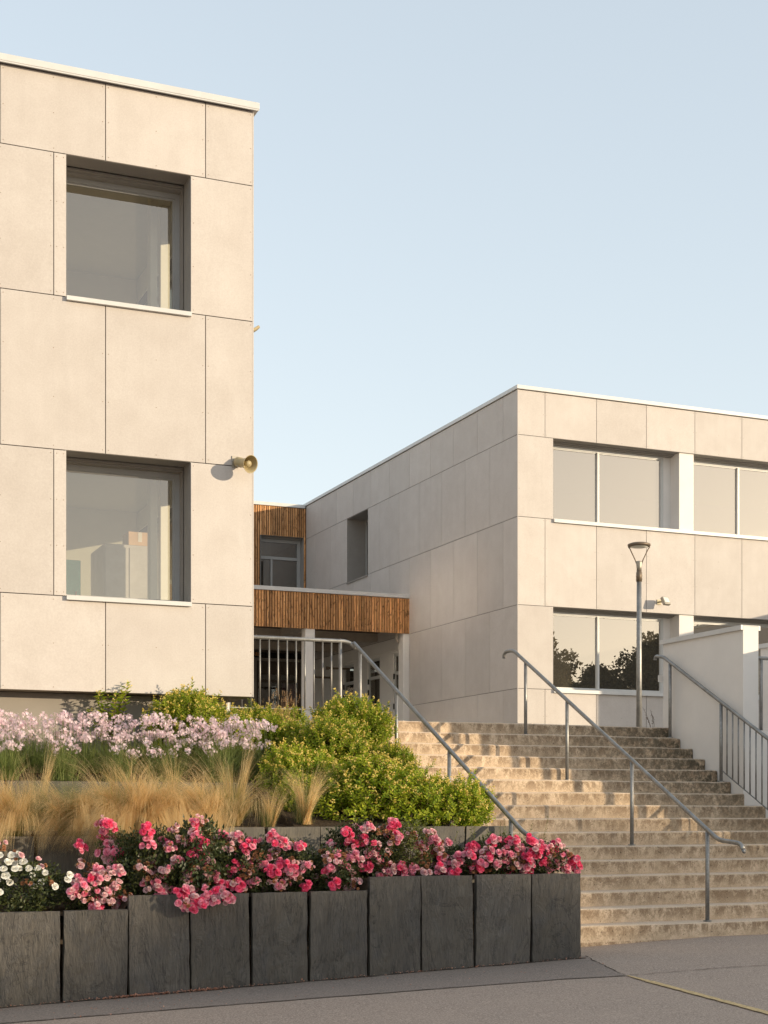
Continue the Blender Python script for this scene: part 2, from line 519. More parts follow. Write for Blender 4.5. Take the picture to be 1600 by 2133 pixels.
M['blade'] = m_leaf('feather_grass_blade', (0.19, 0.19, 0.05), (0.40, 0.36, 0.11), 0.35, 0.15)
M['greenblade'] = m_leaf('green_grass_blade', (0.11, 0.15, 0.045), (0.30, 0.32, 0.11), 0.35, 0.12)
M['plume'] = m_leaf('feather_grass_plume', (0.70, 0.48, 0.21), (0.92, 0.72, 0.40), 0.5, 0.12)
M['dry'] = m_leaf('dry_stalk', (0.42, 0.24, 0.11), (0.66, 0.43, 0.22), 0.25, 0.1)
M['treeleaf'] = m_leaf('tree_leaf', (0.10, 0.085, 0.045), (0.20, 0.17, 0.085), 0.40, 0.2, 0.6, 1.5)
M['bark'] = plain('bark', (0.09, 0.065, 0.045), 0.9, bump=0.5)
M['teal'] = plain('teal_cabinet_paint', (0.16, 0.58, 0.40), 0.5)
M['greycab'] = plain('grey_cabinet_paint', (0.36, 0.33, 0.30), 0.5)
M['card'] = plain('cardboard', (0.47, 0.29, 0.15), 0.8)
M['tape'] = plain('packing_tape', (0.60, 0.54, 0.44), 0.4)
M['ink'] = plain('black_ink', (0.03, 0.027, 0.025), 0.6)
M['orange'] = plain('orange_sheet', (0.80, 0.24, 0.02), 0.5)
M['purple'] = plain('purple_sheet', (0.22, 0.05, 0.11), 0.5)
M['litter'] = m_leaf('fallen_petal', (0.40, 0.16, 0.09), (0.66, 0.36, 0.25), 0.1, 0.1)
M['rivet'] = plain('rivet_head', (0.30, 0.225, 0.165), 0.5)

# ------------------------------------------------------------------ measured places (metres)
XL, YL = 5.592, 17.319            # front right corner of the near block
XR, YR = 14.15, 26.59             # front left corner of the far block
Z0, S4, S3, S2, S1, ZP, ZT = 2.794, 3.895, 5.58, 7.356, 9.004, 9.908, 10.0
LAND = 2.64
RIS, TRD, ST0 = 0.165, 0.30, 14.0
YJ = 39.074
YC = 31.966


def gz(x):
    return 0.0366 * (max(-20.0, min(9.9, x)) - 9.9)


# ------------------------------------------------------------------ ground
g = MB()
for a, b in ((-400, -20), (-20, 9.9), (9.9, 400)):
    g.quad((a, -400, gz(a)), (b, -400, gz(b)), (b, 400, gz(b)), (a, 400, gz(a)))
tag(obj('asphalt_ground', g.mesh('asphalt_ground', M['asphalt'])), kind='structure')

g = MB()
edge = [(-8.0, 12.62), (-2.0, 12.36), (1.806, 12.133), (3.436, 12.041), (5.1, 11.90), (6.749, 11.751), (7.285, 11.616)]
base = [(-8.0, 13.2), (-2.0, 13.2), (1.9, 13.2), (3.5, 13.2), (5.2, 13.2), (6.9, 13.2), (7.80, 13.2)]
for i in range(len(edge) - 1):
    a, b, c, d = edge[i], edge[i + 1], base[i + 1], base[i]
    g.quad(*[(p[0], p[1], gz(p[0]) + 0.005) for p in (a, b, c, d)])
tag(obj('tarmac_strip', g.mesh('tarmac_strip', M['tarmac'])), kind='structure')

# painted line (worn) and cracks
g = MB()
p0, p1 = Vector((7.30, 11.60)), Vector((6.55, 6.3))
dv = (p1 - p0).normalized(); nv = Vector((-dv.y, dv.x))
N = 60
L = (p1 - p0).length
rr = random.Random(3)
for i in range(N):
    t0, t1 = i / N * L, (i + 1) / N * L
    w0 = 0.033 + rr.uniform(-0.004, 0.006); w1 = w0 + rr.uniform(-0.004, 0.004)
    if i < 4: w0 *= 0.4 + 0.15 * i; w1 = w0
    a = p0 + dv * t0; b = p0 + dv * t1
    q = [a + nv * w0, b + nv * w1, b - nv * w1, a - nv * w0]
    g.quad(*[(p.x, p.y, gz(p.x) + 0.009) for p in q])
tag(obj('painted_line', g.mesh('painted_line', M['paint'])), kind='structure')
g = MB()


def crack(pts, w):
    P = []
    for i in range(len(pts) - 1):
        a, b = Vector(pts[i]), Vector(pts[i + 1])
        for k in range(14):
            p = a.lerp(b, k / 14); P.append(p + Vector((rr.uniform(-.012, .012), rr.uniform(-.02, .02))))
    P.append(Vector(pts[-1]))
    for i in range(len(P) - 1):
        d = (P[i + 1] - P[i]).normalized(); n = Vector((-d.y, d.x)) * w * rr.uniform(0.4, 1.2)
        g.quad(*[(p.x, p.y, gz(p.x) + 0.0085) for p in (P[i] + n, P[i + 1] + n, P[i + 1] - n, P[i] - n)])


crack([(7.285, 11.616), (8.4, 11.55), (9.6, 11.2)], 0.007)
crack([(7.80, 13.20), (7.285, 11.616)], 0.006)
crack([(7.285, 11.616), (6.749, 11.751), (5.1, 11.90), (3.436, 12.041), (1.806, 12.133)], 0.0055)
crack([(7.70, 13.05), (6.0, 13.05), (4.0, 13.05), (1.6, 13.05)], 0.022)
tag(obj('asphalt_crack', g.mesh('asphalt_crack', M['soil'])), kind='structure')

# upper landing at the head of the stairs
g = MB()
g.box(7.60, 60, 18.5 + 0.3, 70, 1.0, LAND)
g.box(-40, 7.60, 18.90, 70, 1.0, LAND)
tag(obj('upper_landing', g.mesh('upper_landing', M['landing'])), kind='structure')

# ------------------------------------------------------------------ stairs
stairs = bpy.data.objects.new('concrete_stairs', None); COL.objects.link(stairs)
stairs.location = (10, 14, 0); tag(stairs, kind='structure')
for k in range(1, 17):
    y0 = ST0 + (k - 1) * TRD; z = k * RIS
    x1 = 12.47 if y0 < 16.6 else 12.345
    g = MB(); n = 44
    prof = [(0.0, (k - 1) * RIS - 0.35), (0.0, z - 0.034), (0.006, z - 0.012), (0.020, z - 0.002), (0.036, z), (TRD + (0.02 if k == 16 else 0.0), z)]
    rows = []
    for i in range(n + 1):
        x = 7.68 + (x1 - 7.68) * i / n
        j = rr.uniform(-.003, .003); jz = rr.uniform(-.003, .002) + 0.004 * math.sin(x * 1.7 + k)
        if x > 12.0 and rr.random() < 0.3: j += 0.012; jz -= 0.008
        row = []
        for q, (dy, dz) in enumerate(prof):
            on = 1 if 0 < q < 5 else 0
            row.append((x, y0 + dy + j * on, dz + jz * on))
        rows.append(row)
    for i in range(n):
        for q in range(len(prof) - 1):
            a, b = rows[i], rows[i + 1]
            g.quad(a[q], b[q], b[q + 1], a[q + 1])
    bz = prof[0][1]
    for row, flip in ((rows[0], 0), (rows[-1], 1)):
        pts = row + [(row[0][0], y0 + TRD, bz)]
        n0 = len(g.v); g.v += pts; ids = list(range(n0, n0 + len(pts)))
        g.f.append(tuple(ids if flip else ids[::-1])); g.m.append(0)
    o = obj('step', g.mesh('step', M['stairs']), stairs)
# sloping edge beside the stairs that carries the railing
g = MB()
ya, yb = 13.9, 18.88
pts = [(ya, -0.4), (yb, -0.4), (yb, 2.63), (18.45, 2.40), (ya + 0.3, 0.05), (ya, 0.02)]
n0 = len(g.v)
g.v += [(7.40, y, z) for y, z in pts] + [(7.675, y, z) for y, z in pts]
k = len(pts)
g.f.append(tuple(range(n0, n0 + k))); g.m.append(0)
g.f.append(tuple(range(n0 + 2 * k - 1, n0 + k - 1, -1))); g.m.append(0)
for i in range(k):
    j = (i + 1) % k
    g.f.append((n0 + i, n0 + k + i, n0 + k + j, n0 + j)); g.m.append(0)
tag(obj('stair_kerb', g.mesh('stair_kerb', M['stairs'])), kind='structure')


# ------------------------------------------------------------------ soil terraces
def soil_z(x, y):
    if y < 14.43:
        b = 0.49 if x < 3.0 else (0.49 + (x - 3.0) / 0.1 * 0.12 if x < 3.1 else (0.61 if x < 5.33 else min(0.74, 0.61 + (x - 5.33) / 0.1 * 0.13)))
        return b + (y - 13.1) * 0.05
    b2 = 1.13 if x < 3.6 else min(1.21, 1.13 + (x - 3.6) * 0.4)
    if y < 15.93 or x > 5.15:
        z = b2 + (y - 14.45) * 0.10
        if x > 5.15: z = b2 + (y - 14.45) * (0.30 if x < 6.8 else max(0.12, 0.30 - (x - 6.8) * 0.45))
        if x > 6.6:
            k = min(1, (x - 6.6) / 0.45)
            z = z * (1 - k) + max(1.15, (y - 14.0) * 0.55 - 0.03) * k
        return min(z, 2.5)
    return 1.69 + (y - 15.95) * 0.22


ys = [13.11, 13.4, 13.8, 14.2, 14.425, 14.44, 14.7, 15.0, 15.4, 15.8, 15.925, 15.94, 16.3, 16.7, 17.1, 17.5, 18.0, 18.5, 18.92]
xs = [-6 + 0.2 * i for i in range(45)] + [3.0, 3.06, 3.1, 3.3, 3.6, 3.8, 4.2, 4.6, 5.0, 5.14, 5.16, 5.33, 5.38, 5.43, 5.7, 6.0, 6.4, 6.8, 7.2, 7.5, 7.62]
xs = sorted(set(round(x, 3) for x in xs))
g = MB()
idx = {}
for i, x in enumerate(xs):
    for j, y in enumerate(ys):
        idx[i, j] = len(g.v); g.v.append((x, y, soil_z(x, y) + rr.uniform(-.012, .012)))
for i in range(len(xs) - 1):
    for j in range(len(ys) - 1):
        g.f.append((idx[i, j], idx[i + 1, j], idx[i + 1, j + 1], idx[i, j + 1])); g.m.append(0)
tag(obj('planting_soil', g.mesh('planting_soil', M['soil'])), kind='structure')


# ------------------------------------------------------------------ slate slabs of the three planting terraces
def slab_mesh(w, h, seed, th=0.05):
    r = random.Random(seed)
    nx, nz = 6, 10
    g = MB(); ids = {}
    fe = [[0.0] * (nz + 1), [0.0] * (nz + 1)]
    for s in (0, 1):
        v = 0
        for j in range(nz + 1):
            v = v * 0.6 + r.uniform(-.0055, .0055); fe[s][j] = v
    lean = r.uniform(-0.014, 0.014)
    for side in (0, 1):
        for i in range(nx + 1):
            for j in range(nz + 1):
                u = i / nx; z = h * j / nz
                x = u * w + lean * (j / nz)
                if i == 0: x += abs(fe[0][j])
                if i == nx: x -= abs(fe[1][j])
                zz = z + (r.uniform(-.004, .003) if j == nz else 0)
                y = (r.uniform(-.006, .006) if side == 0 else th)
                ids[side, i, j] = len(g.v); g.v.append((x, y, zz))
    for i in range(nx):
        for j in range(nz):
            g.f.append((ids[0, i, j], ids[0, i + 1, j], ids[0, i + 1, j + 1], ids[0, i, j + 1])); g.m.append(0)
    for i in range(nx):
        g.f.append((ids[0, i, nz], ids[0, i + 1, nz], ids[1, i + 1, nz], ids[1, i, nz])); g.m.append(0)
    for j in range(nz):
        g.f.append((ids[0, 0, j], ids[0, 0, j + 1], ids[1, 0, j + 1], ids[1, 0, j])); g.m.append(0)
        g.f.append((ids[0, nx, j], ids[1, nx, j], ids[1, nx, j + 1], ids[0, nx, j + 1])); g.m.append(0)
    g.f.append((ids[1, 0, 0], ids[1, 0, nz], ids[1, nx, nz], ids[1, nx, 0])); g.m.append(0)
    return g


def slab_row(name, label, y, joints, top, bottom, mat, gap=(0.006, 0.02), backing=True):
    t = thing(name, (joints[0], y, bottom(joints[0])), label, 'planter wall', 'slate edges of the planting terraces')
    for i in range(len(joints) - 1):
        a, b = joints[i], joints[i + 1]
        ga = rr.uniform(*gap) * 0.5; gb = rr.uniform(*gap) * 0.5
        zb = bottom((a + b) / 2) - 0.12; h = top((a + b) / 2) - zb
        me = slab_mesh(b - a - ga - gb, h, hash((name, i)) & 0xffff if False else i * 7 + len(name) * 131).mesh('slab', mat)
        obj('slab', me, t, matrix=Matrix.Translation((a + ga, y + rr.uniform(-.004, .004), zb)))
    return t


J1 = [1.945 - 0.56 * k for k in range(9, 0, -1)] + [1.945 - 0.02, 2.471, 3.062, 3.631, 4.20, 4.763, 5.360, 5.916, 6.481, 7.105, 7.682]
slab_row('front_planter_wall', 'dark slate slab wall of the front rose bed, lowest of the three terraces', 13.068, J1,
         lambda x: 0.53 if x < 3.06 else (0.652 if x < 5.36 else 0.779), lambda x: gz(x), M['slate'], (0.012, 0.034))
# return of the front bed at its stair end
g = slab_mesh(0.9, 0.95, 991)
t = thing('end_planter_wall', (7.69, 13.13, -0.1), 'short dark slate return wall at the stair end of the rose bed', 'planter wall', 'slate edges of the planting terraces')
obj('slab', g.mesh('slab', M['slate']), t, matrix=Matrix.Translation((7.683, 13.125, -0.19)) @ Matrix.Rotation(PI / 2, 4, 'Z'))
J2 = [2.479 - 0.567 * k for k in range(10, 0, -1)] + [2.479, 3.06, 3.63, 4.2, 4.783, 5.364, 5.91, 6.452, 7.027, 7.60]
slab_row('middle_planter_wall', 'slate slab wall behind the roses holding back the feather grass', 14.40, J2,
         lambda x: 1.162 if x < 3.65 else 1.243, lambda x: 0.45, M['slate2'], (0.008, 0.022))
J3 = [2.424 - 0.567 * k for k in range(10, 0, -1)] + [2.424, 2.99, 3.556, 4.122, 4.69, 5.13]
slab_row('upper_planter_wall', 'pale sunlit slate slab wall under the lilac flowers, highest terrace', 15.90, J3,
         lambda x: 1.722, lambda x: 1.1, M['slate2'], (0.006, 0.016))

# ------------------------------------------------------------------ cladding helpers
_pm = {}


def panel_mesh(w, h, t=0.010):
    key = (round(w, 3), round(h, 3))
    if key not in _pm:
        b = MB().box(0, w, 0, t, 0, h)
        _pm[key] = bevelled(b, 'panel', M['panel'], 0.0015, 1)
    return _pm[key]


class Face:
    """a vertical facade plane: u runs along it, face looks along -n"""
    def __init__(s, kind, ox, oy):
        s.k, s.ox, s.oy = kind, ox, oy
        s.rv = MB()

    def mat(s, u, z):
        if s.k == 'front': return Matrix.Translation((s.ox + u, s.oy, z))
        if s.k == 'left': return Matrix.Translation((s.ox, s.oy + u, z)) @ Matrix.Rotation(-PI / 2, 4, 'Z')
        return Matrix.Translation((s.ox, s.oy + u, z)) @ Matrix.Rotation(PI / 2, 4, 'Z')

    def panel(s, parent, u0, u1, z0, z1, gap=0.009, rivets=True):
        w, h = u1 - u0 - gap, z1 - z0 - gap
        o0 = u1 - gap / 2 if s.k == 'left' else u0 + gap / 2
        m = s.mat(o0, z0 + gap / 2)
        obj('panel', panel_mesh(w, h), parent, matrix=m)
        if rivets:
            n = max(2, int(round(h / 0.55)) + 1)
            cols = [0.03, w - 0.03] + ([w / 2] if w > 0.9 else [])
            for cx in cols:
                for j in range(n):
                    cz = 0.04 + (h - 0.08) * j / (n - 1)
                    b = len(s.rv.v)
                    for k in range(6):
                        an = k * PI / 3
                        s.rv.v.append(tuple(m @ Vector((cx + .0055 * math.cos(an), -0.0025, cz + .0055 * math.sin(an)))))
                    for k in range(6):
                        an = k * PI / 3
                        s.rv.v.append(tuple(m @ Vector((cx + .0065 * math.cos(an), 0.0, cz + .0065 * math.sin(an)))))
                    s.rv.f.append(tuple(range(b, b + 6))); s.rv.m.append(0)
                    for k in range(6):
                        s.rv.f.append((b + k, b + 6 + k, b + 6 + (k + 1) % 6, b + (k + 1) % 6)); s.rv.m.append(0)

    def rivet_part(s, parent):
        if s.rv.v:
            o = obj('rivets', s.rv.mesh('rivets', M['rivet']), parent); o['kind'] = 'stuff'


def rects_minus(u0, u1, z0, z1, holes):
    us = sorted(set([u0, u1] + [h[0] for h in holes] + [h[1] for h in holes]))
    zs = sorted(set([z0, z1] + [h[2] for h in holes] + [h[3] for h in holes]))
    out = []
    for i in range(len(us) - 1):
        run = None
        for j in range(len(zs) - 1):
            cu, cz = (us[i] + us[i + 1]) / 2, (zs[j] + zs[j + 1]) / 2
            if us[i] < u0 - 1e-6 or us[i + 1] > u1 + 1e-6: continue
            if any(h[0] < cu < h[1] and h[2] < cz < h[3] for h in holes):
                if run: out.append(run); run = None
            else:
                run = [us[i], us[i + 1], run[2] if run else zs[j], zs[j + 1]]
        if run: out.append(run)
    return out


def win_front(parent, x0, x1, z0, z1, yf, depth, glass, frame, mull=(), trans=(), bar=0.06, sillh=0.045, sill_out=0.045, sill=True, reveal=True, mtop=None):
    """a window set back in a facade that looks along -Y"""
    y = yf + depth
    if reveal:
        rv = MB()
        rv.box(x0 - 0.012, x0, yf + 0.012, y + 0.05, z0, z1)
        rv.box(x1, x1 + 0.012, yf + 0.012, y + 0.05, z0, z1)
        rv.box(x0 - 0.012, x1 + 0.012, yf + 0.012, y + 0.05, z1, z1 + 0.012)
        rv.box(x0, x1, y - depth * 0.34, y - 0.003, z1 - 0.022, z1)
        rv.box(x0, x1, y - depth * 0.22, y - 0.004, z1 - 0.040, z1 - 0.022)
        obj('window_reveal', rv.mesh('window_reveal', M['reveal']), parent)
    fb = MB()
    b = bar; zt = z1 - 0.042; zb = z0 + 0.012
    fb.box(x0, x0 + b, y, y + 0.07, zb, zt); fb.box(x1 - b, x1, y, y + 0.07, zb, zt)
    fb.box(x0 + b, x1 - b, y, y + 0.07, zt - b, zt); fb.box(x0 + b, x1 - b, y, y + 0.07, zb, zb + b)
    # inner sash line
    s = 0.022
    xsn = [x0 + b] + sorted([m for m in mull]) + [x1 - b]
    for i in range(0 if mtop else len(xsn) - 1):
        a = xsn[i] + (0.02 if i else 0); c = xsn[i + 1] - (0.02 if i < len(xsn) - 2 else 0)
        fb.box(a, a + s, y + 0.018, y + 0.06, zb + b, zt - b); fb.box(c - s, c, y + 0.018, y + 0.06, zb + b, zt - b)
        fb.box(a + s, c - s, y + 0.018, y + 0.06, zt - b - s, zt - b); fb.box(a + s, c - s, y + 0.018, y + 0.06, zb + b, zb + b + s)
    w = obj('window', fb.mesh('window_frame', frame), parent)
    for m in mull:
        obj('mullion', MB().box(m - 0.024, m + 0.024, y - 0.012, y + 0.074, zb + b, mtop or zt - b).mesh('mullion', frame), w)
    for tz in trans:
        obj('transom', MB().box(x0 + b, x1 - b, y - 0.006, y + 0.075, tz - 0.04, tz + 0.04).mesh('transom', frame), w)
    zsn = [zb + b] + sorted(trans) + [zt - b]
    for i in range(len(xsn) - 1):
        for j in range(len(zsn) - 1):
            xe = xsn[i + 1]
            if mtop and j == len(zsn) - 2:
                if i: continue
                xe = xsn[-1]
            obj('pane', MB().box(xsn[i] + 0.003, xe - 0.003, y + 0.036, y + 0.042, zsn[j] + 0.003, zsn[j + 1] - 0.003).mesh('pane', glass), w)
    if sill:
        sl = MB()
        sl.box(x0 - 0.004, x1 + 0.004, yf - sill_out, yf - sill_out + 0.004, z0 - sillh, z0 + 0.0045)
        sl.box(x0 - 0.003, x1 + 0.003, yf - sill_out + 0.004, y, z0 + 0.0005, z0 + 0.004)
        sl.box(x0 - 0.003, x0 + 0.0, yf - sill_out + 0.004, yf - 0.002, z0 - sillh, z0 + 0.0004)
        sl.box(x1 - 0.0, x1 + 0.003, yf - sill_out + 0.004, yf - 0.002, z0 - sillh, z0 + 0.0004)
        sl.box(x0 + 0.004, x1 - 0.004, yf - sill_out + 0.006, yf - 0.002, z0 - sillh, z0 - sillh + 0.004)
        obj('sill', sl.mesh('sill', M['cap']), w)
    return w


# ------------------------------------------------------------------ near block (left)
near = thing('school_building', (XL, YL, LAND), 'tall beige panelled school block with two square windows and a loudspeaker', 'building', 'panelled school blocks')
WX0, WX1 = 3.330, 4.807
LX0 = -9.6
fL = Face('front', 0, YL)
rowA = [LX0 + 0.0]
jA = [2.578 - 1.207 * k for k in range(9, 0, -1)] + [2.578, 3.785, 4.992, XL]
for z0, z1 in ((S1, ZP), (S3, S2), (Z0, S4)):
    for a, b in zip(jA[:-1], jA[1:]): fL.panel(near, a, b, z0, z1)
jB = [3.184 - 1.207 * k for k in range(9, 0, -1)] + [3.184]
for z0, z1 in ((S2, S1), (S4, S3)):
    for a, b in zip(jB[:-1], jB[1:]): fL.panel(near, a, b, z0, z1)
    fL.panel(near, 3.184, WX0, z0, z1)
    fL.panel(near, WX1, XL, z0, z1)
fL.rivet_part(near)
holesL = [(WX0 - .02, WX1 + .02, S4 - .02, S3 + .02), (WX0 - .02, WX1 + .02, S2 - .02, S1 + .02)]
g = MB()
for a, b, c, d in rects_minus(LX0, XL - 0.06, Z0 + 0.012, ZP + 0.02, holesL): g.box(a, b, YL + 0.028, YL + 0.30, c, d)
# side wall looking +X with two window openings that light the rooms
side_holes = [(18.05, 23.6, S4, S3), (18.05, 23.6, S2, S1)]
for a, b, c, d in rects_minus(YL + 0.31, YL + 14, Z0 + 0.012, ZP + 0.02, side_holes): g.box(XL - 0.31, XL - 0.04, a, b, c, d)
obj('wall', g.mesh('wall', M['dark']), near)
fLs = Face('right', XL, YL)
for z0, z1 in ((S1, ZP), (S3, S2), (Z0, S4)):
    u = 0.012
    for b in (0.6, 1.8, 3.0, 4.2, 5.4, 6.6, 7.8, 9.0, 10.2, 11.4, 12.6, 13.8):
        fLs.panel(near, u, b, z0, z1, rivets=False); u = b
for z0, z1 in ((S2, S1), (S4, S3)):
    u = 0.012
    for a, b in ((0.012, 0.731), (6.281, 7.8), (7.8, 9.0), (9.0, 10.2), (10.2, 11.4), (11.4, 12.6), (12.6, 13.8)):
        fLs.panel(near, a, b, z0, z1, rivets=False)
for z0, z1 in ((S4, S3), (S2, S1)):
    g = MB(); x = XL - 0.20
    ps = (18.05, 19.78, 21.62, 23.6)
    for a in (18.05, 19.73, 21.57, 23.54): g.box(x, x + .06, a, a + .06, z0, z1)
    for a, b in zip((18.11, 19.79, 21.63), (19.73, 21.57, 23.54)):
        g.box(x, x + .06, a, b, z0, z0 + .06); g.box(x, x + .06, a, b, z1 - .06, z1)
    w = obj('window', g.mesh('window_frame', M['frame']), near)
    for a, b in zip((19.79, 21.63), (21.57, 23.54)):
        obj('pane', MB().box(x + .03, x + .037, a, b, z0 + .06, z1 - .06).mesh('pane', M['glass_side']), w)
# corner profile
obj('corner_trim', MB().box(XL - 0.012, XL + 0.004, YL - 0.002, YL + 0.008, Z0, ZP).mesh('corner_trim', M['panel']), near)
# roof, floors, rooms
g = MB()
g.box(LX0, XL - 0.32, YL + 0.31, YL + 14, ZP - 0.25, ZP + 0.015)
obj('roof', g.mesh('roof', M['roof']), near)
cap = MB()
cap.box(LX0, XL + 0.06, YL - 0.065, YL + 0.32, ZP + 0.012, ZT)
cap.box(XL - 0.32, XL + 0.058, YL + 0.322, YL + 14, ZP + 0.012, ZT)
cap.box(LX0, XL + 0.058, YL - 0.063, YL - 0.055, ZP - 0.008, ZP + 0.011)
o = obj('parapet_cap', bevelled(cap, 'parapet_cap', M['cap'], 0.004, 1), near)
fl = MB()
fl.box(LX0, XL - 0.31, YL + 0.302, YL + 14, 2.81, 3.05)
fl.box(LX0, XL - 0.312, YL + 0.302, YL + 13.9, 6.02, 6.55)
obj('floor_slab', fl.mesh('floor_slab', M['plinth']), near)
cl = MB()
cl.box(LX0 + .1, XL - 0.32, YL + 0.31, YL + 6.0, 5.86, 6.00)
cl.box(LX0 + .1, XL - 0.32, YL + 0.31, YL + 6.0, 9.33, 9.47)
obj('ceiling', cl.mesh('ceiling', M['ceiling']), near)
rw = MB()
for zb, zt in ((3.05, 5.86), (6.55, 9.33)):
    rw.box(LX0 + .1, XL - 0.33, YL + 4.6, YL + 4.75, zb, zt)
    rw.box(1.2, 1.35, YL + 0.31, YL + 4.6, zb, zt)
    # inner lining of the two outer walls
for a, b, c, d in rects_minus(1.36, XL - 0.33, 3.06, 5.85, [(WX0, WX1, S4, S3)]): rw.box(a, b, YL + 0.302, YL + 0.33, c, d)
for a, b, c, d in rects_minus(1.36, XL - 0.33, 6.56, 9.32, [(WX0, WX1, S2, S1)]): rw.box(a, b, YL + 0.302, YL + 0.33, c, d)
for zb, zt, h in ((3.06, 5.85, (18.05, 21.9, S4, S3)), (6.56, 9.32, (18.05, 21.9, S2, S1))):
    for a, b, c, d in rects_minus(YL + 0.34, YL + 4.6, zb, zt, [h]): rw.box(XL - 0.335, XL - 0.312, a, b, c, d)
obj('room_wall', rw.mesh('room_wall', M['plaster']), near)
ic = MB()
for zb, zt in ((3.05, 5.86), (6.55, 9.33)):
    ic.box(4.635, 4.725, 18.58, 18.74, zb, zt)
    ic.box(4.90, 5.02, 19.1, 19.22, zb, zt)
obj('inner_column', ic.mesh('inner_column', M['plaster']), near)
win_front(near, WX0, WX1, S2, S1, YL, 0.50, M['glass_soft'], M['frame'])
w = win_front(near, WX0, WX1, S4, S3, YL, 0.50, M['glass_soft'], M['frame'])
# base under the overhang
g = MB()
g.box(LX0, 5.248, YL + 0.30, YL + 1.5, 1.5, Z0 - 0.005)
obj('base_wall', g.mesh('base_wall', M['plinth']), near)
g = MB()
g.box(LX0, XL - 0.01, YL + 0.004, YL + 0.299, Z0 + 0.002, Z0 + 0.010)
g.box(5.25, XL - 0.01, YL + 0.30, YL + 14, Z0 + 0.002, Z0 + 0.010)
obj('soffit', g.mesh('soffit', M['beam']), near)
g = MB(); g.box(5.25, 5.30, YL + 1.51, YL + 13, LAND - 0.3, Z0); obj('undercroft_wall', g.mesh('undercroft_wall', M['plinth']), near)
g = MB(); g.tube([(5.45, 17.95, 2.0), (5.45, 17.95, Z0)], 0.032, 16); obj('round_column', g.mesh('round_column', M['render'], True), near)

# things seen in the lower room
t = thing('cabinet', (3.60, 19.6, 3.05), 'teal cabinet inside the lower left window', 'cabinet')
obj('carcass', bevelled(MB().box(3.28, 3.905, 19.35, 19.9, 3.06, 4.66), 'carcass', M['teal'], 0.006, 1), t)
obj('door', bevelled(MB().box(3.30, 3.885, 19.33, 19.348, 3.15, 4.60), 'door', M['teal'], 0.004, 1), t)
obj('handle', MB().box(3.83, 3.845, 19.30, 19.33, 4.05, 4.25).mesh('handle', M['metal']), t)
t = thing('cabinet', (4.5, 19.6, 3.05), 'tall grey cabinet inside the lower left window carrying a cardboard box', 'cabinet')
obj('carcass', bevelled(MB().box(4.18, 4.82, 19.2, 20.05, 3.06, 4.88), 'carcass', M['greycab'], 0.006, 1), t)
for a, b in ((4.19, 4.495), (4.505, 4.81)):
    obj('door', bevelled(MB().box(a, b, 19.18, 19.198, 3.12, 4.84), 'door', M['greycab'], 0.004, 1), t)
t = thing('cardboard_box', (4.68, 19.4, 4.88), 'brown taped cardboard box on top of the grey cabinet', 'box')
obj('box_body', bevelled(MB().box(4.50, 4.80, 19.22, 19.55, 4.883, 5.06), 'box_body', M['card'], 0.004, 1), t)
obj('tape', MB().box(4.63, 4.68, 19.2165, 19.2195, 4.93, 5.055).mesh('tape', M['tape']), t)

# loudspeaker on the corner of the near block
mouth = Vector((5.470, 17.045, 5.555)); back = Vector((5.375, 17.285, 5.625))
ax = (mouth - back); LN = ax.length; ax.normalize()
Mh = Matrix.Translation(back) @ ax.to_track_quat('Z', 'Y').to_matrix().to_4x4()
t = thing('horn_loudspeaker', tuple(back), 'cream horn loudspeaker fixed near the corner of the tall block', 'loudspeaker')
hp = [(0.0, 0.0), (0.052, 0.0), (0.060, 0.012), (0.060, 0.085), (0.050, 0.10), (0.055, LN * 0.5), (0.070, LN * 0.75), (0.103, LN - 0.006), (0.108, LN), (0.103, LN), (0.097, LN - 0.010), (0.066, LN * 0.72), (0.048, LN * 0.5), (0.0, LN * 0.45)]
obj('horn', MB().lathe(Mh, hp, 28).mesh('horn', M['horn'], True), t)
ip = [(0.0, LN * 0.47), (0.026, LN * 0.47), (0.032, LN * 0.72), (0.040, LN * 0.86), (0.036, LN * 0.90), (0.0, LN * 0.92)]
obj('inner_horn', MB().lathe(Mh, ip, 20).mesh('inner_horn', M['horn'], True), t)
g = MB(); g.box(5.32, 5.40, YL - 0.012, YL - 0.002, 5.56, 5.70)
g.tube([(5.36, YL - 0.012, 5.60), (5.36, YL - 0.10, 5.56), (5.42, YL - 0.13, 5.565)], 0.012, 8)
g.tube([(5.36, YL - 0.012, 5.66), (5.37, YL - 0.05, 5.65)], 0.014, 8)
obj('bracket', g.mesh('bracket', M['metal']), t)

# small floodlight on the hidden side of the near block
Mf = Matrix.Translation((5.685, 17.55, 7.34)) @ Euler((0, math.radians(-35), 0)).to_matrix().to_4x4()
t = thing('wall_light', (5.592, 17.55, 7.33), 'small floodlight sticking out past the corner of the tall block', 'wall light', 'floodlights on the facades')
obj('housing', bevelled(MB().obox(Mf, 0.10, 0.14, 0.035), 'housing', M['horn'], 0.006, 1), t)
obj('bracket', MB().tube([(5.594, 17.55, 7.35), (5.66, 17.55, 7.355)], 0.010, 8).mesh('bracket', M['metal']), t)

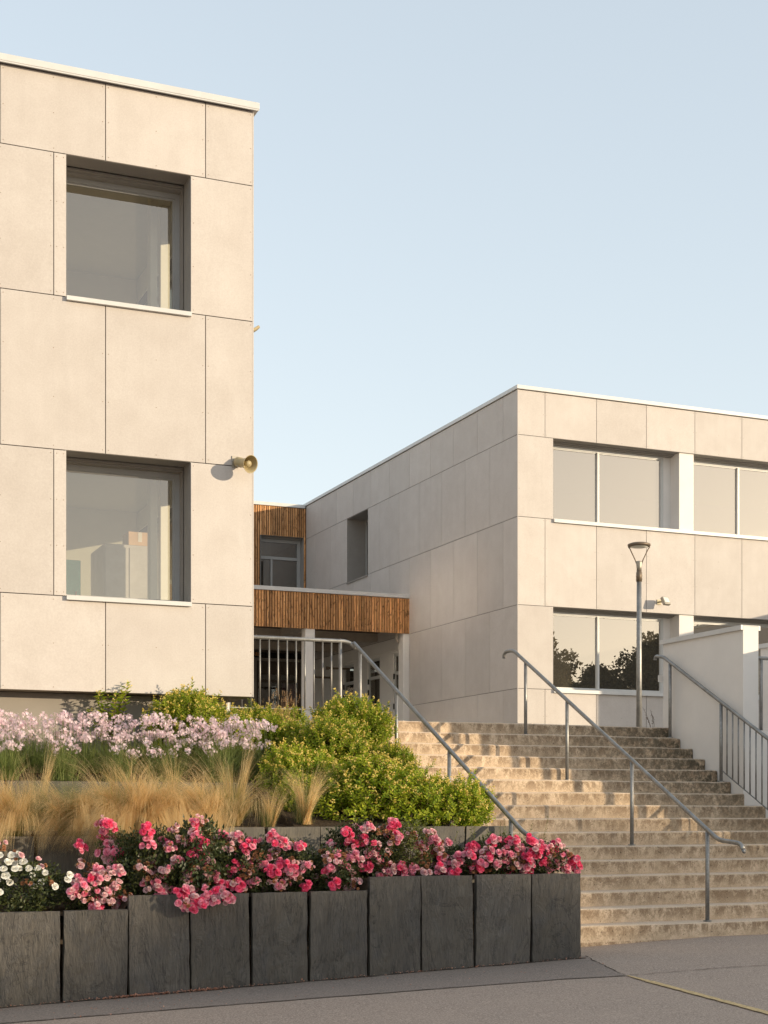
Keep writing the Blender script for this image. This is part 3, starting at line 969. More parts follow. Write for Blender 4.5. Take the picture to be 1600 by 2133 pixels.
# ------------------------------------------------------------------ far block (right)
far = thing('school_building', (XR, YR, LAND), 'wide two-storey beige panelled block with ribbon windows beside the stairs', 'building', 'panelled school blocks')
fR = Face('front', XR, YR)
jr = [0, 0.626] + [0.626 + 1.2055 * k for k in range(1, 11)]
END = jr[-1]
for z0, z1 in ((S1, ZP), (S3, S2), (Z0, S4)):
    for a, b in zip(jr[:-1], jr[1:]): fR.panel(far, a, b, z0, z1)
for z0, z1 in ((S2, S1), (S4, S3)): fR.panel(far, 0, 0.814, z0, z1)
fR.rivet_part(far)
fS = Face('left', XR, YR)
ja = [0.012, 0.636] + [0.636 + 1.185 * k for k in range(1, 11)]
ja[-1] = 12.475
jb = [0.012, 1.23, 2.411, 3.590, 4.781, 5.990, 7.181, 7.942]
for z0, z1, js in ((S1, ZP, ja), (S3, S2, ja)):
    for a, b in zip(js[:-1], js[1:]): fS.panel(far, a, b, z0, z1, rivets=False)
for a, b in zip(jb[:-1], jb[1:]): fS.panel(far, a, b, S2, S1, rivets=False)
for a, b in ((9.368, 10.56), (10.56, 11.75), (11.75, 12.475)): fS.panel(far, a, b, S2, S1, rivets=False)
for a, b in zip([0.012, 1.23, 2.411, 3.590, 4.781], [1.23, 2.411, 3.590, 4.781, 5.372]): fS.panel(far, a, b, S4, S3, rivets=False)
for a, b in zip([0.012, 0.636, 1.821, 3.006, 4.191], [0.636, 1.821, 3.006, 4.191, 5.372]): fS.panel(far, a, b, Z0, S4, rivets=False)
holesR = [(XR + 0.79, XR + END, S4 - .02, S3 + .02), (XR + 0.79, XR + END, S2 - .02, S1 + .02)]
g = MB()
for a, b, c, d in rects_minus(XR + 0.03, XR + END, LAND - 0.02, ZP + 0.02, holesR): g.box(a, b, YR + 0.028, YR + 0.30, c, d)
nh = (YR + 7.942, YR + 9.368, 7.34, S1 - 0.01)
for a, b, c, d in rects_minus(YR + 0.302, YJ + 0.3, 5.60, ZP + 0.02, [(nh[0] - .02, nh[1] + .02, nh[2] - .04, nh[3] + .02)]): g.box(XR + 0.03, XR + 0.30, a, b, c, d)
g.box(XR + 0.03, XR + 0.30, YR + 0.302, YR + 5.38, LAND - 0.02, 5.598)
obj('wall', g.mesh('wall', M['dark']), far)
obj('plinth', MB().box(XR + 0.02, XR + END, YR + 0.012, YR + 0.026, LAND - 0.01, Z0 + 0.03).mesh('plinth', M['plinth']), far)
obj('corner_trim', MB().box(XR - 0.003, XR + 0.010, YR - 0.003, YR + 0.008, Z0, ZP).mesh('corner_trim', M['panel']), far)
cap = MB()
cap.box(XR - 0.03, XR + END, YR - 0.035, YR + 0.35, ZP + 0.010, ZT - 0.005)
cap.box(XR - 0.028, XR + 0.35, YR + 0.352, YJ + 0.4, ZP + 0.010, ZT - 0.005)
obj('parapet_cap', bevelled(cap, 'parapet_cap', M['cap'], 0.004, 1), far)
obj('roof', MB().box(XR + 0.31, XR + END, YR + 0.31, YJ + 1, ZP - 0.3, ZP + 0.008).mesh('roof', M['roof']), far)
# niche with a window on the shaded side
ny0, ny1, nz0, nz1 = nh
g = MB()
g.box(XR + 0.013, XR + 0.60, ny0 - 0.012, ny0, nz0, nz1); g.box(XR + 0.013, XR + 0.60, ny1, ny1 + 0.012, nz0, nz1)
g.box(XR + 0.013, XR + 0.60, ny0, ny1, nz1, nz1 + 0.012); g.box(XR - 0.03, XR + 0.60, ny0 - 0.004, ny1 + 0.004, nz0 - 0.03, nz0 + 0.004)
obj('window_reveal', g.mesh('window_reveal', M['reveal']), far)
g = MB()
for a, b, c, d in ((ny0, ny0 + .06, nz0 + .005, nz1 - .002), (ny1 - .06, ny1, nz0 + .005, nz1 - .002), (ny0 + .06, ny1 - .06, nz1 - .06, nz1 - .002), (ny0 + .06, ny1 - .06, nz0 + .005, nz0 + .065)):
    g.box(XR + 0.52, XR + 0.58, a, b, c, d)
w = obj('window', g.mesh('window_frame', M['frame']), far)
obj('pane', MB().box(XR + 0.545, XR + 0.552, ny0 + .062, ny1 - .062, nz0 + .067, nz1 - .062).mesh('pane', M['glass_dim']), w)
# ribbon windows
for z0, z1 in ((S2, S1), (S4, S3)):
    spans = [(0.82, 3.69, 2.086), (4.234, 7.10, 5.614), (7.65, 10.5, 9.05)]
    for a, b, m in spans:
        win_front(far, XR + a, XR + b, z0, z1, YR, 0.36, M['glass_hard'], M['frame_white'], mull=(XR + m,), bar=0.055, sill=False, reveal=False)
    sl = MB()
    sl.box(XR + 0.815, XR + END, YR - 0.05, YR - 0.045, z0 - 0.065, z0 + 0.0045)
    sl.box(XR + 0.82, XR + END, YR - 0.045, YR + 0.36, z0 + 0.0005, z0 + 0.004)
    sl.box(XR + 0.815, XR + 0.819, YR - 0.045, YR - 0.002, z0 - 0.065, z0)
    obj('sill', sl.mesh('sill', M['cap']), far)
    hd = MB()
    hd.box(XR + 0.808, XR + END, YR + 0.012, YR + 0.40, z1, z1 + 0.012)
    hd.box(XR + 0.82, XR + END, YR + 0.22, YR + 0.355, z1 - 0.022, z1)
    hd.box(XR + 0.82, XR + END, YR + 0.28, YR + 0.354, z1 - 0.040, z1 - 0.022)
    hd.box(XR + 0.806, XR + 0.82, YR + 0.012, YR + 0.42, z0, z1)
    obj('window_reveal', hd.mesh('window_reveal', M['reveal']), far)
    for a, b in ((3.872, 4.234), (7.28, 7.64), (10.68, 11.04)):
        cb = MB().box(XR + a, XR + b, YR + 0.035, YR + 0.42, z0 + 0.005, z1 - 0.001)
        cb.box(XR + a - 0.18, XR + a - 0.001, YR + 0.372, YR + 0.42, z0 + 0.005, z1 - 0.041)
        obj('window_pier', cb.mesh('window_pier', M['render']), far)
g = MB()
for zb, zt in ((LAND, 5.75), (6.6, 9.4)):
    g.box(XR + 0.31, XR + END, YR + 0.5, YR + 6, zb, zb + 0.06); g.box(XR + 0.31, XR + END, YR + 0.5, YR + 6, zt, zt + 0.06)
    g.box(XR + 0.31, XR + END, YR + 6.0, YR + 6.1, zb, zt); g.box(XR + 0.605, XR + 0.65, YR + 0.43, YR + 6, zb, zt)
obj('room_wall', g.mesh('room_wall', M['room']), far)
# recessed ground floor on the shaded side, under the canopy
XW = XR + 0.10
g = MB()
doors = [(32.56, 33.17), (34.0, 34.80), (35.74, 36.50)]
DZ = 5.24
for a, b, c, d in rects_minus(YC + 0.02, YJ, LAND, 5.595, [(a, b, LAND, DZ) for a, b in doors]): g.box(XW, XW + 0.20, a, b, c, d)
g.box(XW - 0.03, XW - 0.002, YC + 0.35, YJ, 5.30, 5.595)
obj('recessed_wall', g.mesh('recessed_wall', M['render']), far)
obj('end_pier', MB().box(14.0, XR + 0.02, YC + 0.03, YC + 0.30, LAND, 5.59).mesh('end_pier', M['render']), far)
for i, (a, b) in enumerate(doors):
    g = MB(); x = XW + 0.025; fr = 0.07
    g.box(x, x + .06, a, a + fr, LAND, DZ); g.box(x, x + .06, b - fr, b, LAND, DZ)
    g.box(x, x + .06, a + fr, b - fr, DZ - fr, DZ); g.box(x, x + .06, a + fr, b - fr, 4.72, 4.80)
    g.box(x, x + .06, a + fr, b - fr, LAND, LAND + 0.5)
    d = obj('door', g.mesh('door', M['frame_white']), far)
    obj('pane', MB().box(x + .025, x + .032, a + fr + .002, b - fr - .002, LAND + .502, 4.718).mesh('pane', M['glass_dim']), d)
    obj('pane', MB().box(x + .025, x + .032, a + fr + .002, b - fr - .002, 4.802, DZ - fr - .002).mesh('pane', M['glass_dim']), d)
    g = MB()
    for hz in (3.9, 4.35, 4.62): g.box(x - 0.03, x - 0.001, b - 0.055, b - 0.015, hz, hz + 0.13)
    obj('hinge', g.mesh('hinge', M['ink']), d)
    obj('door_back', MB().box(x + 1.2, x + 1.25, a - 0.6, b + 0.6, LAND, DZ).mesh('door_back', M['room']), d)
for y, z in ((37.3, 4.98), (36.0, 5.10)):
    g = MB().box(13.62, XW - 0.002, y, y + 0.03, z, z + 0.05); g.box(13.60, 13.66, y - 0.01, y + 0.04, z - 0.02, z + 0.06)
    obj('wall_bracket', g.mesh('wall_bracket', M['lampbrown']), far)


def lettering(body, size, mtx, mat, parent, name='lettering', ext=0.004, sx=1.0, off=0.0):
    c = bpy.data.curves.new(name, 'FONT'); c.body = body; c.size = size; c.extrude = ext; c.offset = off
    c.resolution_u = 3
    o = bpy.data.objects.new(name, c); COL.objects.link(o)
    dg = bpy.context.evaluated_depsgraph_get()
    me = bpy.data.meshes.new_from_object(o.evaluated_get(dg))
    bpy.data.objects.remove(o); bpy.data.curves.remove(c)
    me.materials.clear(); me.materials.append(mat)
    return obj(name, me, parent, matrix=mtx @ Matrix.Diagonal((sx, 1, 1, 1)))


RXm = Matrix.Rotation(-PI / 2, 4, 'Z') @ Matrix.Rotation(PI / 2, 4, 'X')
lettering('B', 0.60, Matrix.Translation((XW - 0.006, 37.98, 5.385 - 0.06)) @ RXm, M['ink'], far, ext=0.004, sx=0.86, off=0.010)
lettering('Science', 0.14, Matrix.Translation((XW + 0.045, 34.70, 4.90)) @ RXm, M['cap'], far, ext=0.002, sx=1.25)

# floodlight on the far facade
t = thing('wall_light', (17.5, YR, 5.8), 'floodlight tilted outwards on the far facade beside the lamp post', 'wall light', 'floodlights on the facades')
Mf = Matrix.Translation((17.50, YR - 0.24, 5.80)) @ Euler((math.radians(-28), 0, math.radians(14))).to_matrix().to_4x4()
obj('housing', bevelled(MB().obox(Mf, 0.185, 0.07, 0.18), 'housing', M['metal'], 0.012, 2), t)
obj('lens', MB().obox(Mf @ Matrix.Translation((0, -0.037, 0.01)), 0.14, 0.004, 0.12).mesh('lens', M['lampglass']), t)
g = MB().box(17.44, 17.54, YR - 0.02, YR - 0.001, 5.76, 5.86)
g.tube([(17.49, YR - 0.02, 5.81), (17.49, YR - 0.20, 5.80)], 0.018, 8)
obj('bracket', g.mesh('bracket', M['horn']), t)

# ------------------------------------------------------------------ timber link and canopy
link = thing('timber_link_building', (12.5, YJ, LAND), 'set-back wall of upright brown timber slats with a white window', 'building')
WLX0, WLX1, WLZ0, WLZ1 = 12.839, 14.085, 6.52, 9.035
_sm = {}


def slat(parent, x, y, z0, z1, w, d=0.026):
    k = (round(z1 - z0, 3), round(w, 3))
    if k not in _sm: _sm[k] = MB().box(0, w, 0, d, 0, z1 - z0).mesh('slat', M['wood'])
    obj('slat', _sm[k], parent, matrix=Matrix.Translation((x, y + rr.uniform(-.003, .003), z0)))


P = 0.0640
x = XR - 0.016 - 0.044 - 92 * P
while x + 0.044 < XR - 0.008:
    if x + 0.043 < WLX0 or x > WLX1 - 0.01: slat(link, x, YJ, 5.7, 9.845, 0.044)
    else: slat(link, x, YJ, WLZ1, 9.845, 0.044)
    x += P
slat(link, WLX1 + 0.008, YJ, 5.7, WLZ1 - 0.004, 0.044)
g = MB()
for a, b, c, d in rects_minus(4.0, XR + 0.0, 5.66, 9.86, [(WLX0 - .02, WLX1 + .018, WLZ0 - 0.6, WLZ1 + .02)]): g.box(a, b, YJ + 0.03, YJ + 0.25, c, d)
obj('wall', g.mesh('wall', M['black']), link)
obj('parapet_cap', MB().box(4.0, XR - 0.031, YJ - 0.03, YJ + 0.30, 9.855, 9.945).mesh('parapet_cap', M['cap']), link)
obj('roof', MB().box(4.0, XR, YJ + 0.31, YJ + 8, 9.6, 9.85).mesh('roof', M['roof']), link)
win_front(link, WLX0, WLX1, WLZ0, WLZ1, YJ, 0.30, M['glass_dim'], M['frame'], mull=(13.24,), trans=(8.47,), bar=0.09, sill=False, mtop=8.43)
g = MB().box(10.0, 18.0, YJ + 2.4, YJ + 2.5, 5.7, 9.6)
g.box(10.0, 18.0, YJ + 0.32, YJ + 2.4, 9.45, 9.59)
g.box(17.0, 17.1, YJ + 0.45, YJ + 2.4, 5.7, 9.44)
g.box(10.0, 10.1, YJ + 0.45, YJ + 2.4, 5.7, 9.44)
obj('room_wall', g.mesh('room_wall', M['room']), link)
# glazed entrance below
g = MB()
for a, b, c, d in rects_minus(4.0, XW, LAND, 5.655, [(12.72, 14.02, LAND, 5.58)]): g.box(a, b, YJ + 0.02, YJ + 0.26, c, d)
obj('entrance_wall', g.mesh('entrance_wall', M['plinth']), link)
g = MB(); y = YJ + 0.10
for a, b in ((12.72, 12.79), (13.36, 13.44), (13.95, 14.02)): g.box(a, b, y, y + 0.07, LAND, 5.58)
for a, b in ((12.79, 13.36), (13.44, 13.95)):
    g.box(a, b, y, y + 0.07, 5.22, 5.58); g.box(a, b, y, y + 0.07, 5.0, 5.07); g.box(a, b, y, y + 0.07, LAND, LAND + 0.25)
d = obj('door', g.mesh('door', M['soffit']), link)
for a, b in ((12.79, 13.36), (13.44, 13.95)):
    obj('pane', MB().box(a + .002, b - .002, y + .03, y + .038, LAND + .252, 4.998).mesh('pane', M['glass_dim']), d)
    obj('pane', MB().box(a + .002, b - .002, y + .03, y + .038, 5.072, 5.218).mesh('pane', M['glass_dim']), d)
obj('lobby_wall', MB().box(10.5, 18.0, YJ + 2.5, YJ + 2.6, LAND, 5.65).box(17.9, 18.0, YJ + 0.4, YJ + 2.49, LAND, 5.65).mesh('lobby_wall', M['black']), link)
tag(obj('notice_board', bevelled(MB().box(13.50, 13.90, YJ + 0.148, YJ + 0.158, 4.57, 4.98), 'notice_board', M['purple'], 0.003, 1)), 'dark purple board standing behind the glazed entrance doors', 'board')
tag(obj('orange_board', bevelled(MB().box(13.46, 13.93, YJ + 0.148, YJ + 0.165, LAND + 0.5, 4.56), 'orange_board', M['orange'], 0.003, 1)), 'orange board standing low behind the glazed entrance doors', 'board')

can = thing('entrance_canopy', (12.2, YC, LAND), 'flat entrance canopy faced with upright orange-brown timber slats', 'canopy')
P = 0.0640
x = XR - 0.003 - 0.046 - 90 * P
while x + 0.044 < XR:
    slat(can, x, YC, 5.585, 6.405, 0.046)
    x += P
g = MB().box(8.3, XR - 0.004, YC + 0.03, YC + 0.12, 5.60, 6.40)
obj('backing_board', g.mesh('backing_board', M['black']), can)
obj('canopy_cap', MB().box(8.3, XR - 0.003, YC - 0.03, YC + 0.30, 6.412, 6.50).mesh('canopy_cap', M['cap']), can)
obj('canopy_roof', MB().box(8.3, XR - 0.012, YC + 0.31, YJ - 0.02, 6.05, 6.40).mesh('canopy_roof', M['roof']), can)
g = MB().box(8.3, XR - 0.012, YC + 0.13, YJ - 0.02, 5.80, 5.86); obj('soffit', g.mesh('soffit', M['soffit']), can)
for a in (33.9, 36.4):
    obj('beam', MB().box(8.3, XR - 0.014, a, a + 0.30, 5.602, 5.799).mesh('beam', M['beam']), can)
for a in (9.6, 11.6):
    obj('joist', MB().box(a, a + 0.24, YC + 0.14, 33.89, 5.62, 5.797).mesh('joist', M['beam']), can)
obj('canopy_column', bevelled(MB().box(11.572, 11.804, YC + 0.03, YC + 0.30, LAND, 5.60), 'canopy_column', M['render'], 0.008, 1), can)
obj('pipe', MB().tube(poly([(13.9, YC + 0.20, 5.62), (13.9, YC + 0.20, 5.45), (14.05, YC + 0.33, 5.40)], 0.05), 0.035, 10).mesh('pipe', M['beam'], True), can)

# ------------------------------------------------------------------ rendered walls at the right of the stairs
def coped_wall(label, x0, x1, y0, y1, z0, z1):
    t = thing('rendered_wall', (x0, y0, z0), label, 'wall', 'white rendered walls beside the stairs')
    obj('wall_body', MB().box(x0, x1, y0, y1, z0, z1).mesh('wall_body', M['render']), t)
    for a, b in ((x0 - 0.034, x0 - 0.004), (x1 + 0.004, x1 + 0.034)):
        obj('coping_lip', MB().box(a, b, y0 + 0.001, y1 + 0.05, z1 - 0.055, z1 + 0.004).mesh('coping_lip', M['cap']), t)
    obj('coping', MB().box(x0 - 0.033, x1 + 0.033, y0 + 0.002, y1 + 0.05, z1 + 0.0045, z1 + 0.010).mesh('coping', M['cap']), t)
    return t


t = coped_wall('white rendered wall rising at the right edge of the stairs, near end lit at its top', 12.352, 12.603, 16.732, 18.66, -0.3, 3.925)
obj('hook', MB().box(12.30, 12.37, 18.70, 18.72, 3.32, 3.42).mesh('hook', M['render']), t)
coped_wall('second white rendered wall, mostly cut off by the right edge', 14.05, 14.72, 13.25, 18.6, -0.3, 3.93)
t = thing('ramp_wall', (13.3, 16.75, 0), 'low white retaining wall with a flat top between the two rendered walls', 'wall')
obj('wall_body', MB().box(12.606, 14.045, 16.76, 18.79, -0.3, 2.515).mesh('wall_body', M['render']), t)
# porch block off to the right whose roof edge shades the far facade
t = thing('porch_block', (23, 19.59, LAND), 'rendered porch block at the far right whose shadow crosses the far facade', 'building')
obj('wall', MB().box(23.0, 30, 19.59, 26.3, 0, 6.27).mesh('wall', M['render']), t)
obj('roof_edge', MB().box(22.97, 30.03, 19.56, 26.3, 6.271, 6.34).mesh('roof_edge', M['cap']), t)

# ------------------------------------------------------------------ railings
GR = 0.0235


def foot(parent, x, y, z):
    g = MB().lathe(Matrix.Translation((x, y, z)), [(0.0, 0.012), (0.046, 0.012), (0.046, 0.0)], 16)
    obj('base_plate', g.mesh('base_plate', M['galv']), parent)


def post(parent, x, y, zb, zt, r=GR, plate=True):
    obj('post', MB().tube([(x, y, zb), (x, y, (zb + zt) / 2), (x, y, zt)], r, 12).mesh('post', M['galv'], True), parent)
    if plate: foot(parent, x, y, zb)


rail = thing('handrail', (9.9, 14.2, 0), 'galvanised handrail on four posts running down the middle of the stairs', 'railing', 'galvanised railings')
mid = [(9.90, 19.04, 3.60), (9.90, 19.03, 3.70), (9.90, 18.80, 3.715), (9.90, 14.00, 1.175), (9.90, 13.46, 1.045), (9.90, 13.36, 1.04), (9.90, 13.34, 0.98)]
mid = [(9.90, 19.03, 3.60), (9.90, 19.02, 3.69), (9.90, 18.74, 3.69), (9.90, 13.86, 1.085), (9.90, 13.43, 1.052), (9.90, 13.405, 0.985)]
obj('rail', MB().tube(poly(mid, 0.09), GR + 0.002, 14).mesh('rail', M['galv'], True), rail)


def railz(y, a, b):
    return a[2] + (b[2] - a[2]) * (y - a[1]) / (b[1] - a[1])


for y, k in ((14.07, 1), (15.64, 6), (17.22, 11), (18.37, 15)):
    post(rail, 9.90, y, k * RIS, railz(y, mid[2], mid[3]) - 0.02)

rail = thing('handrail', (7.5, 14.2, 0), 'galvanised handrail and baluster guard between the shrubs and the stairs', 'railing', 'galvanised railings')
lf = [(2.0, 18.845, 3.705), (7.42, 18.845, 3.715), (7.50, 18.80, 3.65), (7.50, 18.74, 3.668), (7.50, 13.97, 1.185), (7.50, 13.60, 1.082), (7.50, 13.56, 1.03)]
g = MB().tube(poly([lf[0], lf[1], (7.50, 18.82, 3.66), (7.50, 18.76, 3.62)], 0.07), GR + 0.003, 14)
obj('guard_rail', g.mesh('guard_rail', M['galv'], True), rail)
obj('rail', MB().tube(poly([(7.50, 18.80, 3.69), lf[4], lf[5], lf[6]], 0.07), GR + 0.002, 14).mesh('rail', M['galv'], True), rail)
for y in (18.58, 17.35, 15.79, 14.25):
    post(rail, 7.50, y, max(0.0, (y - 14.0) / .3 * .165 - 0.1), railz(y, (0, 18.80, 3.69), lf[4]) - 0.02, plate=False)
post(rail, 7.318, 18.845, LAND - 0.3, 3.70, plate=False)
post(rail, 5.75, 18.845, LAND - 0.3, 3.70, plate=False)
obj('bottom_rail', MB().tube([(2.0, 18.845, 2.775), (7.318, 18.845, 2.775)], 0.010, 8).mesh('bottom_rail', M['galv'], True), rail)
bx = 7.189
bm_ = MB().tube([(0, 0, 2.775), (0, 0, 3.70)], 0.0115, 8).mesh('baluster', M['galv'], True)
while bx > 2.2:
    if abs(bx - 5.75) > 0.05: obj('baluster', bm_, rail, matrix=Matrix.Translation((bx, 18.845, 0)))
    bx -= 0.1265

rail = thing('handrail', (12.25, 14.2, 0), 'galvanised handrail with balusters descending along the white wall', 'railing', 'galvanised railings')
rt = [(12.25, 18.72, 3.60), (12.25, 18.72, 3.69), (12.25, 18.50, 3.675), (12.25, 13.8, 1.13)]
rt = [(12.25, 18.72, 3.64), (12.25, 18.71, 3.70), (12.25, 18.50, 3.665), (12.25, 14.3, 1.42)]
obj('rail', MB().tube(poly(rt, 0.05), GR + 0.002, 14).mesh('rail', M['galv'], True), rail)
for y, k in ((18.33, 15), (17.09, 11), (15.3, 5)):
    post(rail, 12.25, y, k * RIS, railz(y, rt[2], rt[3]) - 0.02)
obj('bottom_rail', MB().tube([(12.25, 17.09, 1.98), (12.25, 14.4, 1.98 - (17.09 - 14.4) * 0.534)], 0.009, 8).mesh('bottom_rail', M['galv'], True), rail)
y = 16.955
while y > 14.4:
    zb = 1.98 - (17.09 - y) * 0.534
    obj('baluster', MB().tube([(12.25, y, zb), (12.25, y, railz(y, rt[2], rt[3]) - 0.015)], 0.0105, 8).mesh('baluster', M['galv'], True), rail)
    y -= 0.128

rail = thing('ramp_railing', (12.85, 17, 2.515), 'short galvanised rail standing on the low wall at the right edge', 'railing', 'galvanised railings')
obj('post', MB().tube([(12.85, 17.0, 2.515), (12.85, 17.0, 3.53)], GR, 12).mesh('post', M['galv'], True), rail)
obj('post', MB().tube([(13.75, 17.0, 2.515), (13.75, 17.0, 3.53)], GR, 12).mesh('post', M['galv'], True), rail)
obj('rail', MB().tube([(12.70, 17.0, 3.53), (12.93, 17.0, 3.53), (13.75, 17.0, 3.53)], GR + 0.002, 12).mesh('rail', M['galv'], True), rail)
foot(rail, 12.85, 17.0, 2.515)


# ------------------------------------------------------------------ street lamps
def street_lamp(x, y, z, label, H=3.78):
    t = thing('street_lamp', (x, y, z), label, 'street lamp', 'slim street lamps with ring heads')
    c = math.cos(math.radians(-22.9)); s = math.sin(math.radians(-22.9))
    k = H - 3.78
    obj('pole', MB().tube([(x, y, z), (x, y, z + 1.5), (x, y, z + 3.10 + k)], 0.056, 16, r1=0.046).mesh('pole', M['galv'], True), t)
    Mt = Matrix.Translation((x, y, z))
    cp = [(0.0, 3.09), (0.056, 3.09), (0.056, 3.26), (0.048, 3.265), (0.048, 3.30), (0.0, 3.30)]
    obj('collar', MB().lathe(Mt, [(a, b + k) for a, b in cp], 18).mesh('collar', M['lampbrown'], True), t)
    g = MB()
    for an in (0.4, 2.0, 3.6, 5.2):
        for hz in (3.13, 3.19):
            p = Vector((x + 0.055 * math.cos(an), y + 0.055 * math.sin(an), z + hz + k)); q = p + Vector((math.cos(an), math.sin(an), 0)) * 0.016
            g.tube([p, q], 0.006, 6)
    obj('bolts', g.mesh('bolts', M['lampbrown']), t)
    np_ = [(0.0, 3.30), (0.046, 3.30), (0.050, 3.36), (0.057, 3.44), (0.054, 3.47), (0.0, 3.48)]
    obj('neck', MB().lathe(Mt, [(a, b + k) for a, b in np_], 18).mesh('neck', M['metal'], True), t)
    for sg in (-1, 1):
        g = MB(); pts = [(0.050, 3.43), (0.075, 3.50), (0.17, 3.70), (0.20, 3.735), (0.185, 3.765)]
        g.tube([(x + sg * r * c, y + sg * r * s, z + h + k) for r, h in pts], 0.0105, 8)
        obj('arm', g.mesh('arm', M['lampbrown'], True), t)
    dp = [(0.0, 3.742), (0.165, 3.742), (0.168, 3.75), (0.200, 3.745), (0.216, 3.765), (0.212, 3.79), (0.15, 3.812), (0.0, 3.82)]
    obj('lamp_head', MB().lathe(Mt, [(a, b + k) for a, b in dp], 32).mesh('lamp_head', M['lampbrown'], True), t)
    lp = [(0.0, 3.722), (0.10, 3.725), (0.160, 3.735), (0.163, 3.741)]
    obj('diffuser', MB().lathe(Mt, [(a, b + k) for a, b in lp], 32).mesh('diffuser', M['lampglass'], True), t)


street_lamp(15.306, 23.93, LAND, 'slim galvanised street lamp with a ring head standing on the upper landing')
street_lamp(13.2, 13.74, 0.0, 'street lamp beyond the right edge whose pole throws the stepped shadow on the stairs', 5.4)


# ------------------------------------------------------------------ plants
def leaf_card(g, p, d, n, ln, w, m=0, fold=0.25):
    """folded pointed leaf: two quads from base p along d, n roughly its normal"""
    sd = d.cross(n)
    if sd.length < 1e-4: sd = Vector((1, 0, 0))
    sd.normalize(); nn = sd.cross(d).normalized()
    a = p; b = p + d * ln
    q = p + d * ln * 0.45 - nn * ln * fold * 0.25
    l = p + d * ln * 0.42 + sd * w * 0.5 + nn * w * fold
    r = p + d * ln * 0.42 - sd * w * 0.5 + nn * w * fold
    i = len(g.v)
    g.v += [tuple(a), tuple(l), tuple(b), tuple(r), tuple(q)]
    g.f += [(i, i + 4, i + 2, i + 1), (i, i + 3, i + 2, i + 4)]; g.m += [m, m]


def rdir(r):
    while True:
        v = Vector((r.uniform(-1, 1), r.uniform(-1, 1), r.uniform(-1, 1)))
        if 0.05 < v.length < 1: return v.normalized()


def shrub_meshes(seed, rx, ry, rz, n_shoots, leaf=0.048, bud=1.0, lumps=7):
    """hypericum: many upright shoots of paired leaves, each tipped with golden buds"""
    r = random.Random(seed)
    lf, bd, st = MB(), MB(), MB()
    L = []
    for _ in range(lumps):
        d = rdir(r); d.z = abs(d.z) * 0.8
        L.append((Vector((d.x * rx * .55, d.y * ry * .55, rz * (0.72 + d.z * .75))), r.uniform(.42, .64)))
    made = 0
    while made < n_shoots:
        c, k = r.choice(L)
        d = rdir(r)
        if d.z < -0.85: continue
        rad = k * (0.62 + 0.38 * r.random() ** 0.5) * r.uniform(0.85, 1.08) * (r.uniform(1.12, 1.34) if r.random() < .07 and d.z > .1 else 1)
        p = Vector((c.x + d.x * rx * rad, c.y + d.y * ry * rad, c.z + d.z * rz * rad * 1.05))
        if p.z < 0.0: continue
        g = (d * 0.75 + Vector((0, 0, 0.75)) + rdir(r) * 0.35).normalized()
        ln = r.uniform(0.09, 0.16)
        a = p - g * ln * 0.8; tip = a + g * ln
        st.tube([a - g * 0.03, tip], 0.0016, 3, cap=False)
        s0 = g.cross(rdir(r)).normalized(); s1 = g.cross(s0)
        for j in range(5):
            q = a + g * ln * (j + 0.6) / 5.3
            sd = s0 if j % 2 else s1
            for sg in (1, -1):
                dd = (sd * sg * r.uniform(.7, 1) + g * r.uniform(.3, .75)).normalized()
                ll = leaf * r.uniform(0.7, 1.15) * (1.05 - 0.08 * j)
                leaf_card(lf, q, dd, g, ll, ll * 0.50)
        if r.random() < bud * (0.90 if d.z > -0.05 else 0.4):
            for j in range(r.randint(3, 6)):
                o = tip + (s0 * r.uniform(-1, 1) + s1 * r.uniform(-1, 1)) * 0.017 + g * r.uniform(0.0, 0.028)
                h = r.uniform(0.014, 0.022); w = h * 0.48
                i = len(bd.v)
                u = (g + rdir(r) * 0.35).normalized(); x = u.cross(rdir(r)).normalized(); y = u.cross(x)
                bd.v += [tuple(o), tuple(o + u * h * .5 + x * w), tuple(o + u * h * .5 + y * w), tuple(o + u * h * .5 - x * w), tuple(o + u * h * .5 - y * w), tuple(o + u * h)]
                for q in range(4):
                    q2 = (q + 1) % 4
                    bd.f += [(i, i + 1 + q2, i + 1 + q), (i + 1 + q, i + 1 + q2, i + 5)]; bd.m += [0, 0]
        made += 1
    for _ in range(14):
        d = rdir(r); st.tube([(0, 0, 0), (d.x * rx * .3, d.y * ry * .3, rz * .5), (d.x * rx * .7, d.y * ry * .7, rz * (1.0 + .3 * d.z))], 0.007, 5, r1=0.003)
    return lf, bd, st


shrub_lib = []
for i, s in enumerate((11, 12, 13)):
    lf, bd, st = shrub_meshes(s, 0.60, 0.52, 0.44, 1250, 0.056, 0.60, 11)
    shrub_lib.append((lf.mesh('foliage', M['shrub']), bd.mesh('buds', M['bud']), st.mesh('stems', M['stem'])))


def shrub(lib, x, y, z, sx, sz, rz, label):
    t = thing('flowering_shrub', (x, y, z), label, 'shrub', 'golden-budded shrubs on the planted slope', rz, (sx, sx, sz))
    for n, me in zip(('foliage', 'buds', 'stems'), lib): obj(n, me, t, local=True)
    return t


